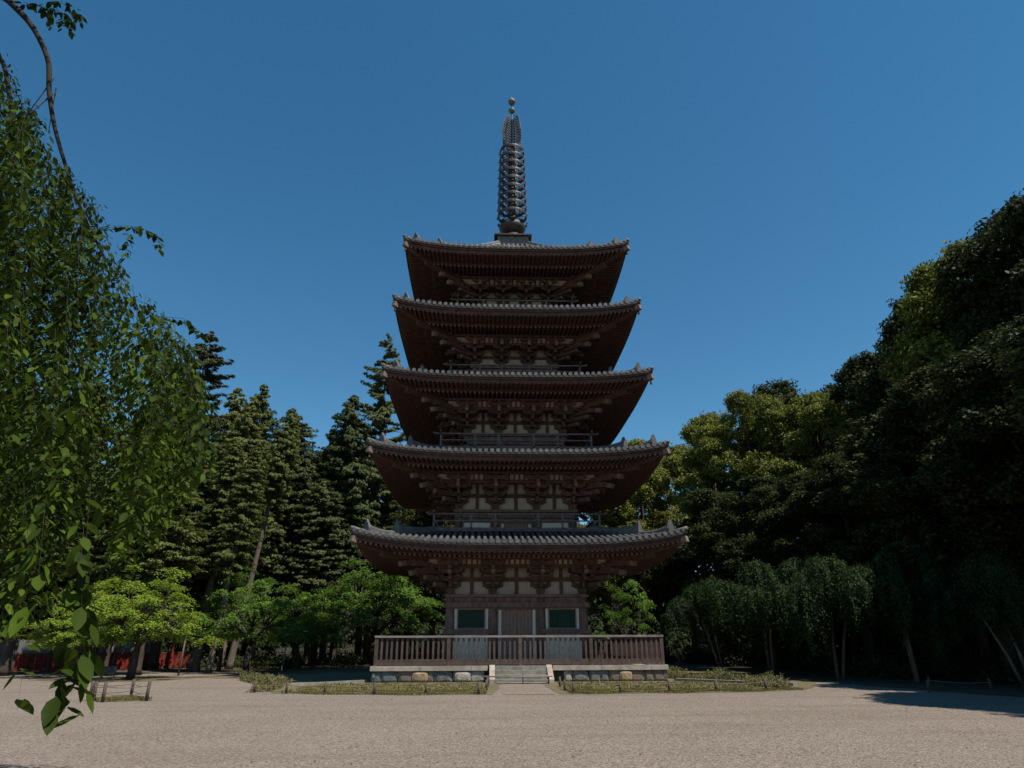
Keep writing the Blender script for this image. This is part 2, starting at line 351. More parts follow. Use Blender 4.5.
        if l == 0:
            for s in (-1, 1):
                c = s*(hw+inn)/2; g0, g1 = c-.64, c+.64
                def wf(bb):
                    bb(g0-.06, g1+.06, hw-.03, hw+.10, 3.14, 3.238, M_door); bb(g0-.06, g1+.06, hw-.03, hw+.10, 2.24, 2.30, M_door)
                    bb(g0-.06, g0, hw-.03, hw+.10, 2.30, 3.14, M_door); bb(g1, g1+.06, hw-.03, hw+.10, 2.30, 3.14, M_door)
                def pane(bb):
                    bb(g0, g1, hw-.06, hw-.04, 2.30, 3.14, M_black)
                    for q in range(14): xx = g0+.045+q*(g1-g0-.09)/13; bb(xx-.03, xx+.03, hw-.03, hw+.02, 2.30, 3.14, M_lattice)
                def low(bb):
                    bb(g0-.2, g1+.2, hw-.05, hw+.03, .87, 1.92, M_shadewarm); bb(g0-.2, g1+.2, hw-.02, hw+.2, 1.92, 2.018, M_coping)
                wdw = mk('window', wf); mk('lattice', pane, wdw); mk('white_strip', lambda bb: bb(g0-.21, g0-.06, hw-.05, hw+.05, 2.24, 3.2, M_white), wdw)
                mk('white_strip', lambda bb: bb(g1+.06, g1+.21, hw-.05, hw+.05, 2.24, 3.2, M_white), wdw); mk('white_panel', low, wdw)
                def br(bb):
                    e0, e1 = (-hw+.2, g0-.21) if s < 0 else (inn+.15, g0-.21)
                    if e1 > e0: bb(e0, e1, hw-.04, hw+.06, .87, 3.24, M_wall)
                    e0, e1 = (g1+.21, -inn-.15) if s < 0 else (g1+.21, hw-.2)
                    if e1 > e0: bb(e0, e1, hw-.04, hw+.06, .87, 3.24, M_wall)
                mk('board_panel', br)
        elif k == 0:
            for s in (-1, 1):
                a, b = sorted((s*(inn+cr+.08), s*(hw-cr-.08)))
                def pn(bb): bb(a, b, hw-.05, hw+.03, zs+.08, zt-.06, M_white)
                mk('white_panel', pn)
    # --- bracket sets
    bay = hw-inn; hl = min(.5*bay*.66, .62)
    def masu(q, x, y, z, s=.2, h=None):
        q.box((x, y, z+(h or H*.1)/2), (s, s, h or H*.1), M_brk, taper=.72)
    def bracket(q, diag=False):
        # local frame: wall plane y=0, outward -y
        q.box((0, 0, H*.1), (.46, .46, H*.2-.002), M_brk, taper=.7)
        dirs = [(1, 0), (0, -1)]
        def arm(c, d, L, z0, z1, wd=.15, m_=M_brk):
            c = Vector(c); d = Vector(d)
            zc = (z0+z1)/2; h = z1-z0
            # arm with curved up underside: three pieces
            q.beam((c.x-d.x*L*.72, c.y-d.y*L*.72, zc), (c.x+d.x*L*.72, c.y+d.y*L*.72, zc), wd, h, m_)
            for s in (-1, 1):
                q.beam((c.x+d.x*L*.7*s, c.y+d.y*L*.7*s, zc+h*.12), (c.x+d.x*L*s, c.y+d.y*L*s, zc+h*.2), wd*.98, h*.72, m_)
        for (oo, z0) in ((0, .20), (0, .66), (.45, .42), (.9, .64), (1.38, .86)):
            L = hl*(.82 if z0 < .3 else 1.1 if oo == 0 else 1)
            arm((0, -oo, 0), (1, 0, 0), L, H*z0, H*(z0+.14))
            for s in (-.84, 0, .84): masu(q, L*s, -oo, H*(z0+.14), .2, H*.075)
        for z0, o in ((.20, .5), (.42, .98)):
            q.beam((0, .1, H*(z0+.08)), (0, -o-.1, H*(z0+.08)), .152, H*.15, M_brk)
            masu(q, 0, -o+.04, H*(z0+.155), .22, H*.07)
        q.beam((0, .15, H*1.0), (0, -1.72, H*.66), .17, .2, M_brk)      # tail rafter
        q.beam((0, -1.70, H*.66+.002), (0, -1.74, H*.653), .178, .208, M_beam_end)
        masu(q, 0, -1.38, H*.735, .24, H*.08)
        q.beam((0, -.9, H*.80), (0, -1.62, H*.80), .15, .15, M_beam_end)
    q = MB(); bracket(q); bme = q.mesh('bracket_set')
    for k in range(4):
        for a in (-inn, inn):
            p = Matrix.Rotation(k*math.pi/2, 3, 'Z') @ Vector((a, -hw, 0)); link('bracket_set', bme, pag, (p.x, p.y, zb), k*math.pi/2)
    q = MB()
    bracket(q)
    q2 = MB(); bracket(q2)
    ca = [Vector((v[0], v[1], v[2])) for v in q2.v]; Rm = Matrix.Rotation(math.pi/2, 3, 'Z')
    off = len(q.v); q.v += [tuple((Rm @ v)*1.003) for v in ca]; q.f += [tuple(a+off for a in f) for f in q2.f]
    q.m += [q.mi(q2.mats[i]) for i in q2.m]; q.sm += q2.sm
    dg = Vector((1, -1, 0))
    for z0, o in ((.22, .75), (.42, 1.2), (.62, 1.55), (.82, 1.75)):
        e = dg*o; q.beam((-.1, .1, H*(z0+.07)), (e.x, e.y, H*(z0+.07)), .19, H*.14, M_brk)
        q.beam((e.x, e.y, H*(z0+.07)), (e.x+.03, e.y-.03, H*(z0+.07)), .2, H*.145, M_beam_end)
    for o0, o1, z0, z1 in ((.3, 1.85, 1.0, .58), (.3, 2.3, 1.25, .84)):
        a_, b_ = dg*o0, dg*o1; q.beam((a_.x, a_.y, H*z0), (b_.x, b_.y, H*z1), .22, .22, M_brk)
        c_ = dg*(o1-.18); zz = z1+(z0-z1)*.18/(o1-o0); q.beam((c_.x, c_.y, H*zz), (b_.x+.012, b_.y-.012, H*z1), .235, .235, M_beam_end)
    for o in (.45, .9, 1.38):
        c = dg*o; masu(q, c.x, c.y, H*.55 if o < .5 else H*.72 if o < 1 else H*.9, .26, H*.08)
    cme2 = q.mesh('corner_bracket_set')
    for k in range(4):
        p = Matrix.Rotation(k*math.pi/2, 3, 'Z') @ Vector((hw, -hw, 0)); link('corner_bracket_set', cme2, pag, (p.x, p.y, zb), k*math.pi/2)
    # --- roof: tiles
    sp = .29; nR = int(2*w/sp); sp = 2*w/nR
    prof = []   # (offset fraction, height, is roll)
    rr = .088
    for j in range(5): t = math.pi*j/4; prof.append((.5*sp-rr*math.cos(t), rr*math.sin(t)+.035))
    prof += [(.5*sp+rr+.002, .0), (sp*1.0, -.035)]
    nv = 11
    tm = MB(); em = MB()
    rows0 = []
    for k in range(4):
        Rk = Matrix.Rotation(k*math.pi/2, 3, 'Z')
        for i in range(nR):
            cols = [(-w+i*sp, -.035), (-w+i*sp+.5*sp-rr-.002, 0)]+[(-w+i*sp+a, h) for a, h in prof]
            rows = []
            for x, h in cols:
                xx = max(-w, min(w, x)); um = max(abs(xx), TOPR[l]); col_ = []
                for v in range(nv):
                    u = w+(um-w)*v/(nv-1)
                    col_.append(Rk @ Vector((xx, -u, Hroof(l, u)+lift(l, xx, u)+h)))
                rows.append(col_)
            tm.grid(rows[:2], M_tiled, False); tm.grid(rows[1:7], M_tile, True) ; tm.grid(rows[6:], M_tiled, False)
            xc = -w+(i+.5)*sp
            # round end disc and flat tile lip
            z = Hroof(l, w)+lift(l, xc, w); n = 10
            cc = [Rk @ Vector((xc+.1*math.cos(2*math.pi*j/n), -w-.02, z+.045+.1*math.sin(2*math.pi*j/n))) for j in range(n)]
            cb = [Rk @ Vector((xc+.1*math.cos(2*math.pi*j/n), -w+.05, z+.045+.1*math.sin(2*math.pi*j/n))) for j in range(n)]
            tm.add(cc+cb, [tuple(range(n))]+[(j, j+n, (j+1) % n+n, (j+1) % n) for j in range(n)], M_tile)
            # joints between round tiles along the roll
            if l == 0:
                for jj in range(1, 9):
                    u = w-.38*jj
                    if u < max(abs(xc), TOPR[l])+.1: break
                    zc = Hroof(l, u)+lift(l, xc, u)
                    ring = [Rk @ Vector((xc-(rr+.012)*math.cos(math.pi*t/4), -u-du, zc+.035+(rr+.012)*math.sin(math.pi*t/4))) for du in (.02, -.02) for t in range(5)]
                    tm.add(ring, [(t, t+1, t+6, t+5) for t in range(4)], M_tile)
        # lip under tiles and eave boards
        ns = 40
        def strip(mb, u0, u1, zt0, zb0, mt):
            fr = []
            for j in range(ns+1):
                s = -1+2*j/ns
                def P(u, z): x = s*u; return Rk @ Vector((x, -u, z+lift(l, s*w if u > w-.6 else x, u if u < w-.6 else w)))
                fr.append([P(u0, zb0), P(u0, zt0), P(u1, zt0), P(u1, zb0), P(u0, zb0)])
            mb.grid(fr, mt, False)
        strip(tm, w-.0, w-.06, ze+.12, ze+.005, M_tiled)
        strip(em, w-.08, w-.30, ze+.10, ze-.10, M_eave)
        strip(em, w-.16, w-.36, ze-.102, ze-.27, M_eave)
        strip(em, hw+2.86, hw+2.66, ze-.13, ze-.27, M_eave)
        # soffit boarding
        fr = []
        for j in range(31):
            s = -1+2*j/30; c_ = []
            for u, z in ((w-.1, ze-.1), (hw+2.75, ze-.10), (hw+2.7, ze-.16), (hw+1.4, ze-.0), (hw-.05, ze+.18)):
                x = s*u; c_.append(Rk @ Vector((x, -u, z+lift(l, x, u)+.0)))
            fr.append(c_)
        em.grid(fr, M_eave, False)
    rf = tm.build('roof', pag)
    if l == 4: rf['label'] = 'topmost roof carrying the spire'
    em.build('eave_board', rf)
    # rafters
    rm = MB(); rs = .232
    nr = int(2*(w-.2)/rs)
    for k in range(4):
        Rk = Matrix.Rotation(k*math.pi/2, 3, 'Z')
        for i in range(nr+1):
            x = -(w-.2)+i*2*(w-.2)/nr
            a0 = max(abs(x), hw-.02)
            def seg(us, zfn, wd, ht):
                for ua, ub in zip(us[:-1], us[1:]):
                    if ub-ua < .05: continue
                    A = Rk @ Vector((x, -ua, zfn(ua)+lift(l, x, ua))); B = Rk @ Vector((x, -ub, zfn(ub)+lift(l, x, ub)))
                    rm.beam(A, B, wd, ht, M_eave)
            b1 = hw+2.8
            if a0 < b1-.1:
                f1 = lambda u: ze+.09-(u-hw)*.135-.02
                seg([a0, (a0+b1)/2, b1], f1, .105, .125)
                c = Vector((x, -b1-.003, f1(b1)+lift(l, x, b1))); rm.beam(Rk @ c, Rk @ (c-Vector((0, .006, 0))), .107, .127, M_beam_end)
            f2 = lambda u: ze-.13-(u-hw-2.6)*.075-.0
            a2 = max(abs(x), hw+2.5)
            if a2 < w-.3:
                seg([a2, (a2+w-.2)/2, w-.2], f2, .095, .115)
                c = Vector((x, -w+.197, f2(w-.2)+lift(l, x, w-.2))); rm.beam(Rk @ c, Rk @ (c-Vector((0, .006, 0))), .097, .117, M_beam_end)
    r_ = rm.build('rafters', rf); tag(r_, kind='stuff')
    # outer purlins, ribbed ceiling between steps
    pm = MB()
    for k in range(4):
        Rk = Matrix.Rotation(k*math.pi/2, 3, 'Z'); e = .002*k
        for o, z0, z1, wd in ((.9, zb+H*.80, zb+H*.92, .16), (1.38, ze-.29, ze-.17, .2)):
            ln = hw+o+.35
            pm.beam(Rk @ Vector((-ln, -hw-o, (z0+z1)/2+e)), Rk @ Vector((ln, -hw-o, (z0+z1)/2+e)), wd, z1-z0, M_brk)
        # slanted ribs with white infill
        y0, za, y1, zc = hw+.96, zb+H*.90, hw+1.30, ze-.25
        pm.add([Rk @ Vector(v) for v in ((-y0, -y0, za+.02), (y0, -y0, za+.02), (y1, -y1, zc+.02), (-y1, -y1, zc+.02))], [(0, 1, 2, 3)], M_plaster)
        nn = int(2*hw/.26)
        for i in range(nn+1):
            x = -hw+2*hw*i/nn; pm.beam(Rk @ Vector((x, -y0, za)), Rk @ Vector((x, -y1, zc)), .09, .09, M_brk)
        pm.add([Rk @ Vector(v) for v in ((-hw, -hw, zb+H*.93), (hw, -hw, zb+H*.93), (hw+.95, -hw-.95, zb+H*.92), (-hw-.95, -hw-.95, zb+H*.92))], [(0, 1, 2, 3)], M_brk)
    pm.build('purlin', pag)
    # hip rafters, ridges, bells
    for k in range(4):
        Rk = Matrix.Rotation(k*math.pi/2, 3, 'Z')
        hm = MB()
        f1 = lambda u: Rk @ Vector((u, -u, ze-.05-(u-hw)*.10+lift(l, u, u)-.06))
        us = [hw, hw+1.4, hw+2.4, hw+3.1]
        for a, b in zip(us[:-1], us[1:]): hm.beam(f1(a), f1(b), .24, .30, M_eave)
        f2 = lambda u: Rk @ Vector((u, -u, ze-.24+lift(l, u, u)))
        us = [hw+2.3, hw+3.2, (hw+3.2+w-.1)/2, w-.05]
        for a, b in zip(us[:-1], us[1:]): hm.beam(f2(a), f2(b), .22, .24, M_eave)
        hm.beam(f2(w-.22), f2(w-.03)+Vector((0, 0, .0)), .24, .26, M_beam_end)
        hm.build('hip_rafter', pag)
        rg = MB(); ins = MB()
        def ridge(u0, u1, wd, hh, raise_):
            n = 12; fr = []
            d = (Rk @ Vector((1, -1, 0))).normalized(); sd = Vector((-d.y, d.x, 0))
            for j in range(n+1):
                t = j/n; u = u0+(u1-u0)*t; z = Hroof(l, u)+lift(l, u, u)-.03
                cu = raise_*(t**3)
                p = Rk @ Vector((u, -u, z)); h2 = hh+cu
                pr = [(-wd*.62, 0), (-wd*.5, h2*.35), (-wd*.5, h2*.72), (-wd*.36, h2*.75), (-wd*.28, h2*.95), (0, h2*1.05), (wd*.28, h2*.95), (wd*.36, h2*.75), (wd*.5, h2*.72), (wd*.5, h2*.35), (wd*.62, 0)]
                fr.append([p+sd*a+Vector((0, 0, b)) for a, b in pr])
            rg.grid(fr, M_tile, False); nn = len(fr[-1]); rg.add(fr[-1], [tuple(range(nn))], M_tile); rg.add(fr[0], [tuple(range(nn))[::-1]], M_tile)
            # end ornament: shield plate with horn
            p = Rk @ Vector((u1, -u1, Hroof(l, u1)+lift(l, u1, u1)-.03)); h2 = hh+raise_
            sh = [(-.22, 0), (-.25, h2*.5), (-.17, h2*.95), (-.10, h2*1.05), (-.07, h2*1.22), (0, h2*1.38), (.07, h2*1.22), (.10, h2*1.05), (.17, h2*.95), (.25, h2*.5), (.22, 0)]
            fa = [p+sd*a+Vector((0, 0, b))+d*.09 for a, b in sh]; ba = [v-d*.12 for v in fa]; n2 = len(sh)
            rg.add(fa+ba, [tuple(range(n2)), tuple(range(n2, 2*n2))[::-1]]+[(j, j+n2, (j+1) % n2+n2, (j+1) % n2) for j in range(n2)], M_tile)
        ridge(max(TOPR[l]-.1, .9), w-1.85, .34, .32, .24)
        ridge(w-1.85, w-.62, .3, .22, .26)
        # projecting corner roll
        a = Rk @ Vector((w-.65, -(w-.65), Hroof(l, w-.65)+lift(l, w-.65, w-.65)+.04)); b = Rk @ Vector((w, -w, Hroof(l, w)+lift(l, w, w)+.08))
        rg.tube([a, (a+b)/2-Vector((0, 0, .01)), b], [.1, .1, .11], M_tile, 8)
        rg.build('ridge', rf)
        bl = MB(); c = Rk @ Vector((w-.12, -(w-.12), ze-.36+lift(l, w, w)))
        bl.lathe([(.008, 0), (.01, -.10), (.035, -.12), (.05, -.17), (.058, -.26), (.07, -.29)], M_bronze, 10, c)
        bl.build('wind_bell', pag)
    # balcony
    if l > 0:
        r = RH[l]; m = MB()
        m.b6(-r+.42, r-.42, -r+.42, r-.42, ZE[l-1]+.9, zf-.24, M_brk)
        m.b6(-r-.06, r+.06, -r-.06, r+.06, zf-.1, zf-.01, M_koran)
        nj = int(2*r/.2)
        for k in range(4):
            Rk = Matrix.Rotation(k*math.pi/2, 3, 'Z')
            for i in range(nj+1):
                x = -r+.05+(2*r-.1)*i/nj; m.beam(Rk @ Vector((x, -r+.6, zf-.165)), Rk @ Vector((x, -r+.02+.001*k, zf-.165)), .08, .12, M_koran)
            m.beam(Rk @ Vector((-r+.1, -r+.12, zf-.27)), Rk @ Vector((r-.1, -r+.12, zf-.27+.002*k)), .14, .1, M_koran)
        m.build('balcony', pag)
        m = MB(); zt = zf+.82
        for k in range(4):
            Rk = Matrix.Rotation(k*math.pi/2, 3, 'Z'); e = .004*k
            for z, ex, hh, wd in ((zf+.045, 0, .09, .1), (zf+.43, .02, .06, .07), (zt-.04, .22, .075, .085)):
                ln = r+ex
                m.beam(Rk @ Vector((-ln, -r, z+e)), Rk @ Vector((ln, -r, z+e)), wd, hh, M_koran)
                if ex > .1:
                    for s in (-1, 1): m.beam(Rk @ Vector((s*ln, -r, z+e)), Rk @ Vector((s*(ln+.2), -r, z+e+.07)), wd, hh, M_koran)
        rl = m.build('railing', pag)
        pmb = MB(); pmb.b6(-.05, .05, -.05, .05, zf+.0, zf+.76, M_koran); pme = pmb.mesh('post')
        for k in range(4):
            for a in (-r, -r*.55, -inn, inn, r*.55):
                p = Matrix.Rotation(k*math.pi/2, 3, 'Z') @ Vector((a, -r, 0)); link('post', pme, rl, (p.x, p.y, 0))
# --- spire
sp0 = MB()
sp0.b6(-1.02, 1.02, -1.02, 1.02, 25.0, 26.32, M_verdi); sp0.b6(-1.22, 1.22, -1.22, 1.22, 26.32, 26.42, M_bronze)
sp0.b6(-1.1, 1.1, -1.1, 1.1, 25.7, 25.78, M_bronze)
spire = sp0.build('spire', pag); spire['label'] = 'bronze spire with nine openwork rings, flame ornament and two jewels'
b = MB(); b.lathe([(.8, 26.42), (.8, 26.55), (.72, 26.8), (.55, 27.0), (.42, 27.06)], M_bronze, 24); b.build('inverted_bowl', spire)
b = MB(); b.lathe([(.42, 27.06), (.6, 27.15), (.82, 27.35), (.9, 27.55), (.86, 27.75), (.74, 27.85), (.5, 27.88)], M_bronze, 16)
for j in range(8):
    a = j*math.pi/4; b.beam((math.cos(a)*.6, math.sin(a)*.6, 27.6), (math.cos(a)*.98, math.sin(a)*.98, 27.86), .3, .05, M_bronze)
b.build('lotus_cup', spire)
b = MB(); b.lathe([(.2, 27.8), (.2, 30), (.15, 34.2), (.07, 34.6), (.055, 38.3)], M_bronze, 12); b.build('mast', spire)
for i in range(9):
    zc = 28.55+i*.665; ro = .98-.016*i; b = MB()
    def band(r0, r1, z0, z1, n=28):
        b.lathe([(r0, z0), (r1, z0), (r1, z1), (r0, z1), (r0, z0+.001)], M_bronze, n, smooth=False)
    pr = [(ro-.05, -.1), (ro, -.12), (ro+.015, 0), (ro, .12), (ro-.05, .1), (ro-.05, -.1)]
    n = 28
    vs = [(r*math.cos(2*math.pi*j/n), r*math.sin(2*math.pi*j/n), zc+z) for r, z in pr for j in range(n)]
    b.add(vs, [(q*n+j, q*n+(j+1) % n, (q+1)*n+(j+1) % n, (q+1)*n+j) for q in range(5) for j in range(n)], M_bronze)
    pr = [(.16, -.2), (.27, -.2), (.27, .16), (.16, .16)]
    vs = [(r*math.cos(2*math.pi*j/12), r*math.sin(2*math.pi*j/12), zc+z) for r, z in pr for j in range(12)]
    b.add(vs, [(q*12+j, q*12+(j+1) % 12, (q+1)*12+(j+1) % 12, (q+1)*12+j) for q in range(3) for j in range(12)], M_bronze)
    for j in range(8):
        a = j*math.pi/4+.2; c, s = math.cos(a), math.sin(a)
        b.tube([(c*.26, s*.26, zc-.02), (c*.5, s*.5, zc-.12), (c*.72, s*.72, zc-.1), (c*(ro-.04), s*(ro-.04), zc+.03)], .035, M_bronze, 5)
        b.tube([(c*.45, s*.45, zc-.1), (c*.55, s*.55, zc+.08), (c*.74, s*.74, zc+.12), (c*(ro-.05), s*(ro-.05), zc+.0)], .028, M_bronze, 4)
        b.beam((c*(ro+.03), s*(ro+.03), zc-.12), (c*(ro+.05), s*(ro+.05), zc-.26), .02, .02, M_bronze)
        b.lathe([(.02, .0), (.045, -.06), (.06, -.17)], M_verdi, 6, (c*(ro+.05), s*(ro+.05), zc-.24))
        b.beam((c*(ro-.0), s*(ro-.0), zc+.1), (c*(ro-.02), s*(ro-.02), zc+.665-.1), .03, .03, M_bronze) if (j % 2 == 0 and i < 8) else None
    b.build('ring', spire)
fm = MB(); rg = random.Random(3)
for k in range(4):
    a = k*math.pi/2+.72; c, s = math.cos(a), math.sin(a)
    def fp(r, z): return (c*r, s*r, z)
    fm.tube([fp(.1, 34.3), fp(.6, 34.3), fp(.88, 34.6), fp(.9, 35.4), fp(.8, 36.1), fp(.55, 36.7), fp(.2, 37.05)], [.035]*7, M_bronze, 5)
    for i in range(10):
        z = 34.4+i*.235; R_ = .86-.04*max(0, i-3)
        fm.tube([fp(.08, z), fp(R_*.35, z+.2), fp(R_*.6, z+.05), fp(R_*.85, z+.22), fp(R_+.04, z+.1)], .03, M_verdi, 4)
        fm.tube([fp(R_*.25, z), fp(R_*.4, z+.25), fp(R_*.7, z+.2), fp(R_*.95, z+.3)], .028, M_bronze, 4)
        fm.tube([fp(R_*.9, z+.1), fp(R_+.08, z+.16), fp(R_+.05, z+.3)], [.04, .03, .01], M_verdi, 4)
fm.build('flame_ornament', spire)
for z, r in ((37.62, .24), (38.42, .27)):
    b = MB(); b.lathe([(.03, -r*1.1)]+[(r*math.cos(t*math.pi/12), r*math.sin(t*math.pi/12)*.95) for t in range(-5, 6)]+[(.04, r*1.25), (.005, r*1.9 if z > 38 else r*1.2)], M_verdi, 18, (0, 0, z))
    b.build('jewel', spire)

# ------------------------------------------------------------ stone platform
plat = empty('stone_platform', (0, 0, 0), 'low stone platform with rubble sides and pale coping under the pagoda', 'platform')
m = MB(); m.b6(-6.36, 6.36, -6.36, 6.36, -.02, .56, M_mortar); m.b6(-6.2, 6.2, -6.2, 6.2, .56, .664, M_coping); m.build('core', plat)
rg = random.Random(11)
for k in range(4):
    Rk = Matrix.Rotation(k*math.pi/2, 4, 'Z'); x = -6.56; n = 0
    while x < 6.5:
        wd = min(rg.uniform(1.7, 2.7), 6.56-x)
        if 6.56-x-wd < .6: wd = 6.56-x
        x1 = x+wd
        if k == 0 and x < -1.1 < x1: x1 = -1.42
        if k == 0 and -1.5 < x < 1.1: x = 1.42; x1 = x+wd; 
        c = MB(); y0, y1 = (-6.56, -6.1) if k % 2 == 0 else (-6.557, -6.1)
        a_, b_ = (x+.006, min(x1, 6.56)-.006); 
        if k % 2: a_, b_ = max(a_, -6.09), min(b_, 6.09)
        if b_-a_ > .1: c.b6(a_, b_, y0, y1, .47, .67, M_coping); o = c.build('coping', plat); o.rotation_euler = (0, 0, k*math.pi/2)
        x = x1
        n += 1
        if n > 12: break
    if k in (0, 1, 3):
        x = -6.5; si = 0
        while x < 6.42:
            wd = rg.uniform(.3, .95); x1 = min(x+wd, 6.5)
            if not (k == 0 and x1 > -1.45 and x < 1.4):
                st = MB(); nn = 12; cx, cz, rx, rz_ = (x+x1)/2, .225, (x1-x)/2, .235; ring0 = []; ring1 = []; ring2 = []
                for j in range(nn):
                    t = 2*math.pi*j/nn; q = rg.uniform(.93, 1.16)
                    ct, s_ = math.cos(t), math.sin(t); ct = math.copysign(abs(ct)**.45, ct); s_ = math.copysign(abs(s_)**.45, s_)
                    ring0.append((cx+rx*ct*q, -6.34, cz+rz_*s_*q)); ring1.append((cx+rx*.96*ct*q, -6.44, cz+rz_*.96*s_*q)); ring2.append((cx+rx*.6*ct*q, -6.49, cz+rz_*.6*s_*q))
                st.add(ring0+ring1+ring2+[(cx, -6.5, cz)], [(j, (j+1) % nn, (j+1) % nn+nn, j+nn) for j in range(nn)]+[(j+nn, (j+1) % nn+nn, (j+1) % nn+2*nn, j+2*nn) for j in range(nn)]+[(j+2*nn, (j+1) % nn+2*nn, 3*nn) for j in range(nn)],
                       STN[rg.choice([0, 1, 1, 4, 4, 4, 2, 1, 3, 0, 1, 4, 1, 4])])
                o = st.build('rubble_stone', plat); o.rotation_euler = (0, 0, k*math.pi/2)
            x = x1
for x0, x1, mt in ((-4.75, -4.0, 2), (-2.9, -2.15, 3), (4.35, 4.95, 2)):   # the big ochre and white blocks of the front
    st = MB(); nn = 14; cx, rx = (x0+x1)/2, (x1-x0)/2
    rgs = [[(cx+rx*f*math.copysign(abs(math.cos(t))**.5, math.cos(t)), y, .23+.22*f*math.copysign(abs(math.sin(t))**.5, math.sin(t))) for t in [2*math.pi*j/nn for j in range(nn)]] for f, y in ((1, -6.4), (.93, -6.52), (.6, -6.57))]
    st.add(rgs[0]+rgs[1]+rgs[2]+[(cx, -6.58, .23)], [(q*nn+j, q*nn+(j+1) % nn, (q+1)*nn+(j+1) % nn, (q+1)*nn+j) for q in (0, 1) for j in range(nn)]+[(j+2*nn, (j+1) % nn+2*nn, 3*nn) for j in range(nn)], STN[mt])
    st.build('rubble_stone', plat)
for i in range(4):
    c = MB(); z1 = .66-.165*(i); y1 = -6.56-.30*(i+1)
    c.b6(-1.12, 1.12, y1, -6.57 if i else -6.1, max(z1-.165, -.02), z1-.004*0, M_step); c.build('step', plat)
for s in (-1, 1):
    c = MB(); x0, x1 = sorted((s*1.13, s*1.36)); y0, y1 = -7.85, -6.3
    vs = [(x, y, z) for x in (x0, x1) for y, z in ((y1, -.02), (y0, -.02), (y0, .16), (-6.72, .70), (y1, .70))]
    c.add(vs, [(0, 1, 2, 3, 4), (9, 8, 7, 6, 5), (0, 5, 6, 1), (1, 6, 7, 2), (2, 7, 8, 3), (3, 8, 9, 4), (4, 9, 5, 0)], M_coping); c.build('cheek_stone', plat)

# wooden fence on the platform
fen = empty('wooden_fence', (0, 0, .67), 'brown wooden picket fence around the stone platform edge, paler top rail', 'fence')
rg = random.Random(5); fr_ = 6.36
m = MB(); mt_ = MB(); npick = 0
pk = MB(); pk.b6(-.045, .045, -.03, .03, .13, 1.14, M_rail); pkm = pk.mesh('picket'); po = MB(); po.b6(-.075, .075, -.075, .075, 0, 1.165, M_rail); pom = po.mesh('post')
rest = MB()
for k in range(4):
    Rk = Matrix.Rotation(k*math.pi/2, 3, 'Z'); e = .002*k
    m.beam(Rk @ Vector((-fr_, -fr_, .10+e)), Rk @ Vector((fr_, -fr_, .10+e)), .13, .13, M_rail)
    m.beam(Rk @ Vector((-fr_, -fr_-.03, .215+e)), Rk @ Vector((fr_, -fr_-.03, .215+e)), .05, .09, M_rail)
    mt_.beam(Rk @ Vector((-fr_-.1, -fr_, 1.205+e)), Rk @ Vector((fr_+.1, -fr_, 1.205+e)), .17, .085, M_railtop)  # top rail in a paler wood colour than the pickets
    n = 56
    for i in range(1, n):
        x = -fr_+2*fr_*i/n+rg.uniform(-.012, .012); p = Rk @ Vector((x, -fr_, 0))
        if i % 14 == 0: link('post', pom, fen, (p.x, p.y, 0), k*math.pi/2)
        elif k == 0 or (k == 1 and i < 25) or (k == 3 and i > 31): 
            o = link('picket', pkm, fen, (p.x, p.y, rg.uniform(-.01, .01)), k*math.pi/2); o.rotation_euler[1] = rg.uniform(-.012, .012)
        else: rest.beam((p.x, p.y, .13), (p.x, p.y, 1.14), .11 if k == 2 else .06, .06 if k == 2 else .11, M_rail, upv=(0, 1, 0))
    p = Rk @ Vector((-fr_, -fr_, 0)); link('post', pom, fen, (p.x, p.y, 0))
m.build('bottom_rail', fen); mt_.build('top_rail', fen); tag(rest.build('pickets', fen), kind='stuff')

# ------------------------------------------------------------ trees
def jit(rng, n, s): return rng.normal(size=(n, 3))*s
def crown_broad(name, m, seed, Rr=5., h=20., z0=3., lobes=36, leaf=.25, per=56, clumps=44):
    rng = np.random.default_rng(seed); P = []; N = []; tips = []
    cz = (z0+h)/2; rz = (h-z0)/2
    for i in range(lobes):
        d = unit(rng, 1)[0]; 
        if i < 3: d = np.array([rng.normal()*.3, rng.normal()*.3, 1.])
        d /= np.linalg.norm(d); rad = rng.uniform(.17, .38)*Rr
        zz = d[2]*(rz-rad*.9); prof = math.sqrt(max(.05, 1-(d[2]*.85)**2)); c = np.array([d[0]*(Rr-rad)*1.0, d[1]*(Rr-rad)*1.0, cz+zz])
        c[:2] *= rng.uniform(.7, 1.08)
        tips.append(c)
        dd = unit(rng, clumps); dd[:, 2] = dd[:, 2]*.9+.1; cc = c+dd*rad*np.array([1, 1, .85])*rng.uniform(.8, 1.08, (clumps, 1))
        for q, p in zip(dd, cc):
            k = int(per*rng.uniform(.6, 1.3)); o = unit(rng, k)*rng.uniform(.3, 1, (k, 1))*np.array([.6, .6, .4])*rng.uniform(.5, 1.35)
            P.append(p+o); N.append(q*.5+np.array([0, 0, .45])+unit(rng, k)*.75)
    P = np.concatenate(P); N = np.concatenate(N); n = len(P)
    return leaf_mesh(name, P, N, unit(rng, n), leaf*rng.uniform(.7, 1.3, n), leaf*.62, m), tips
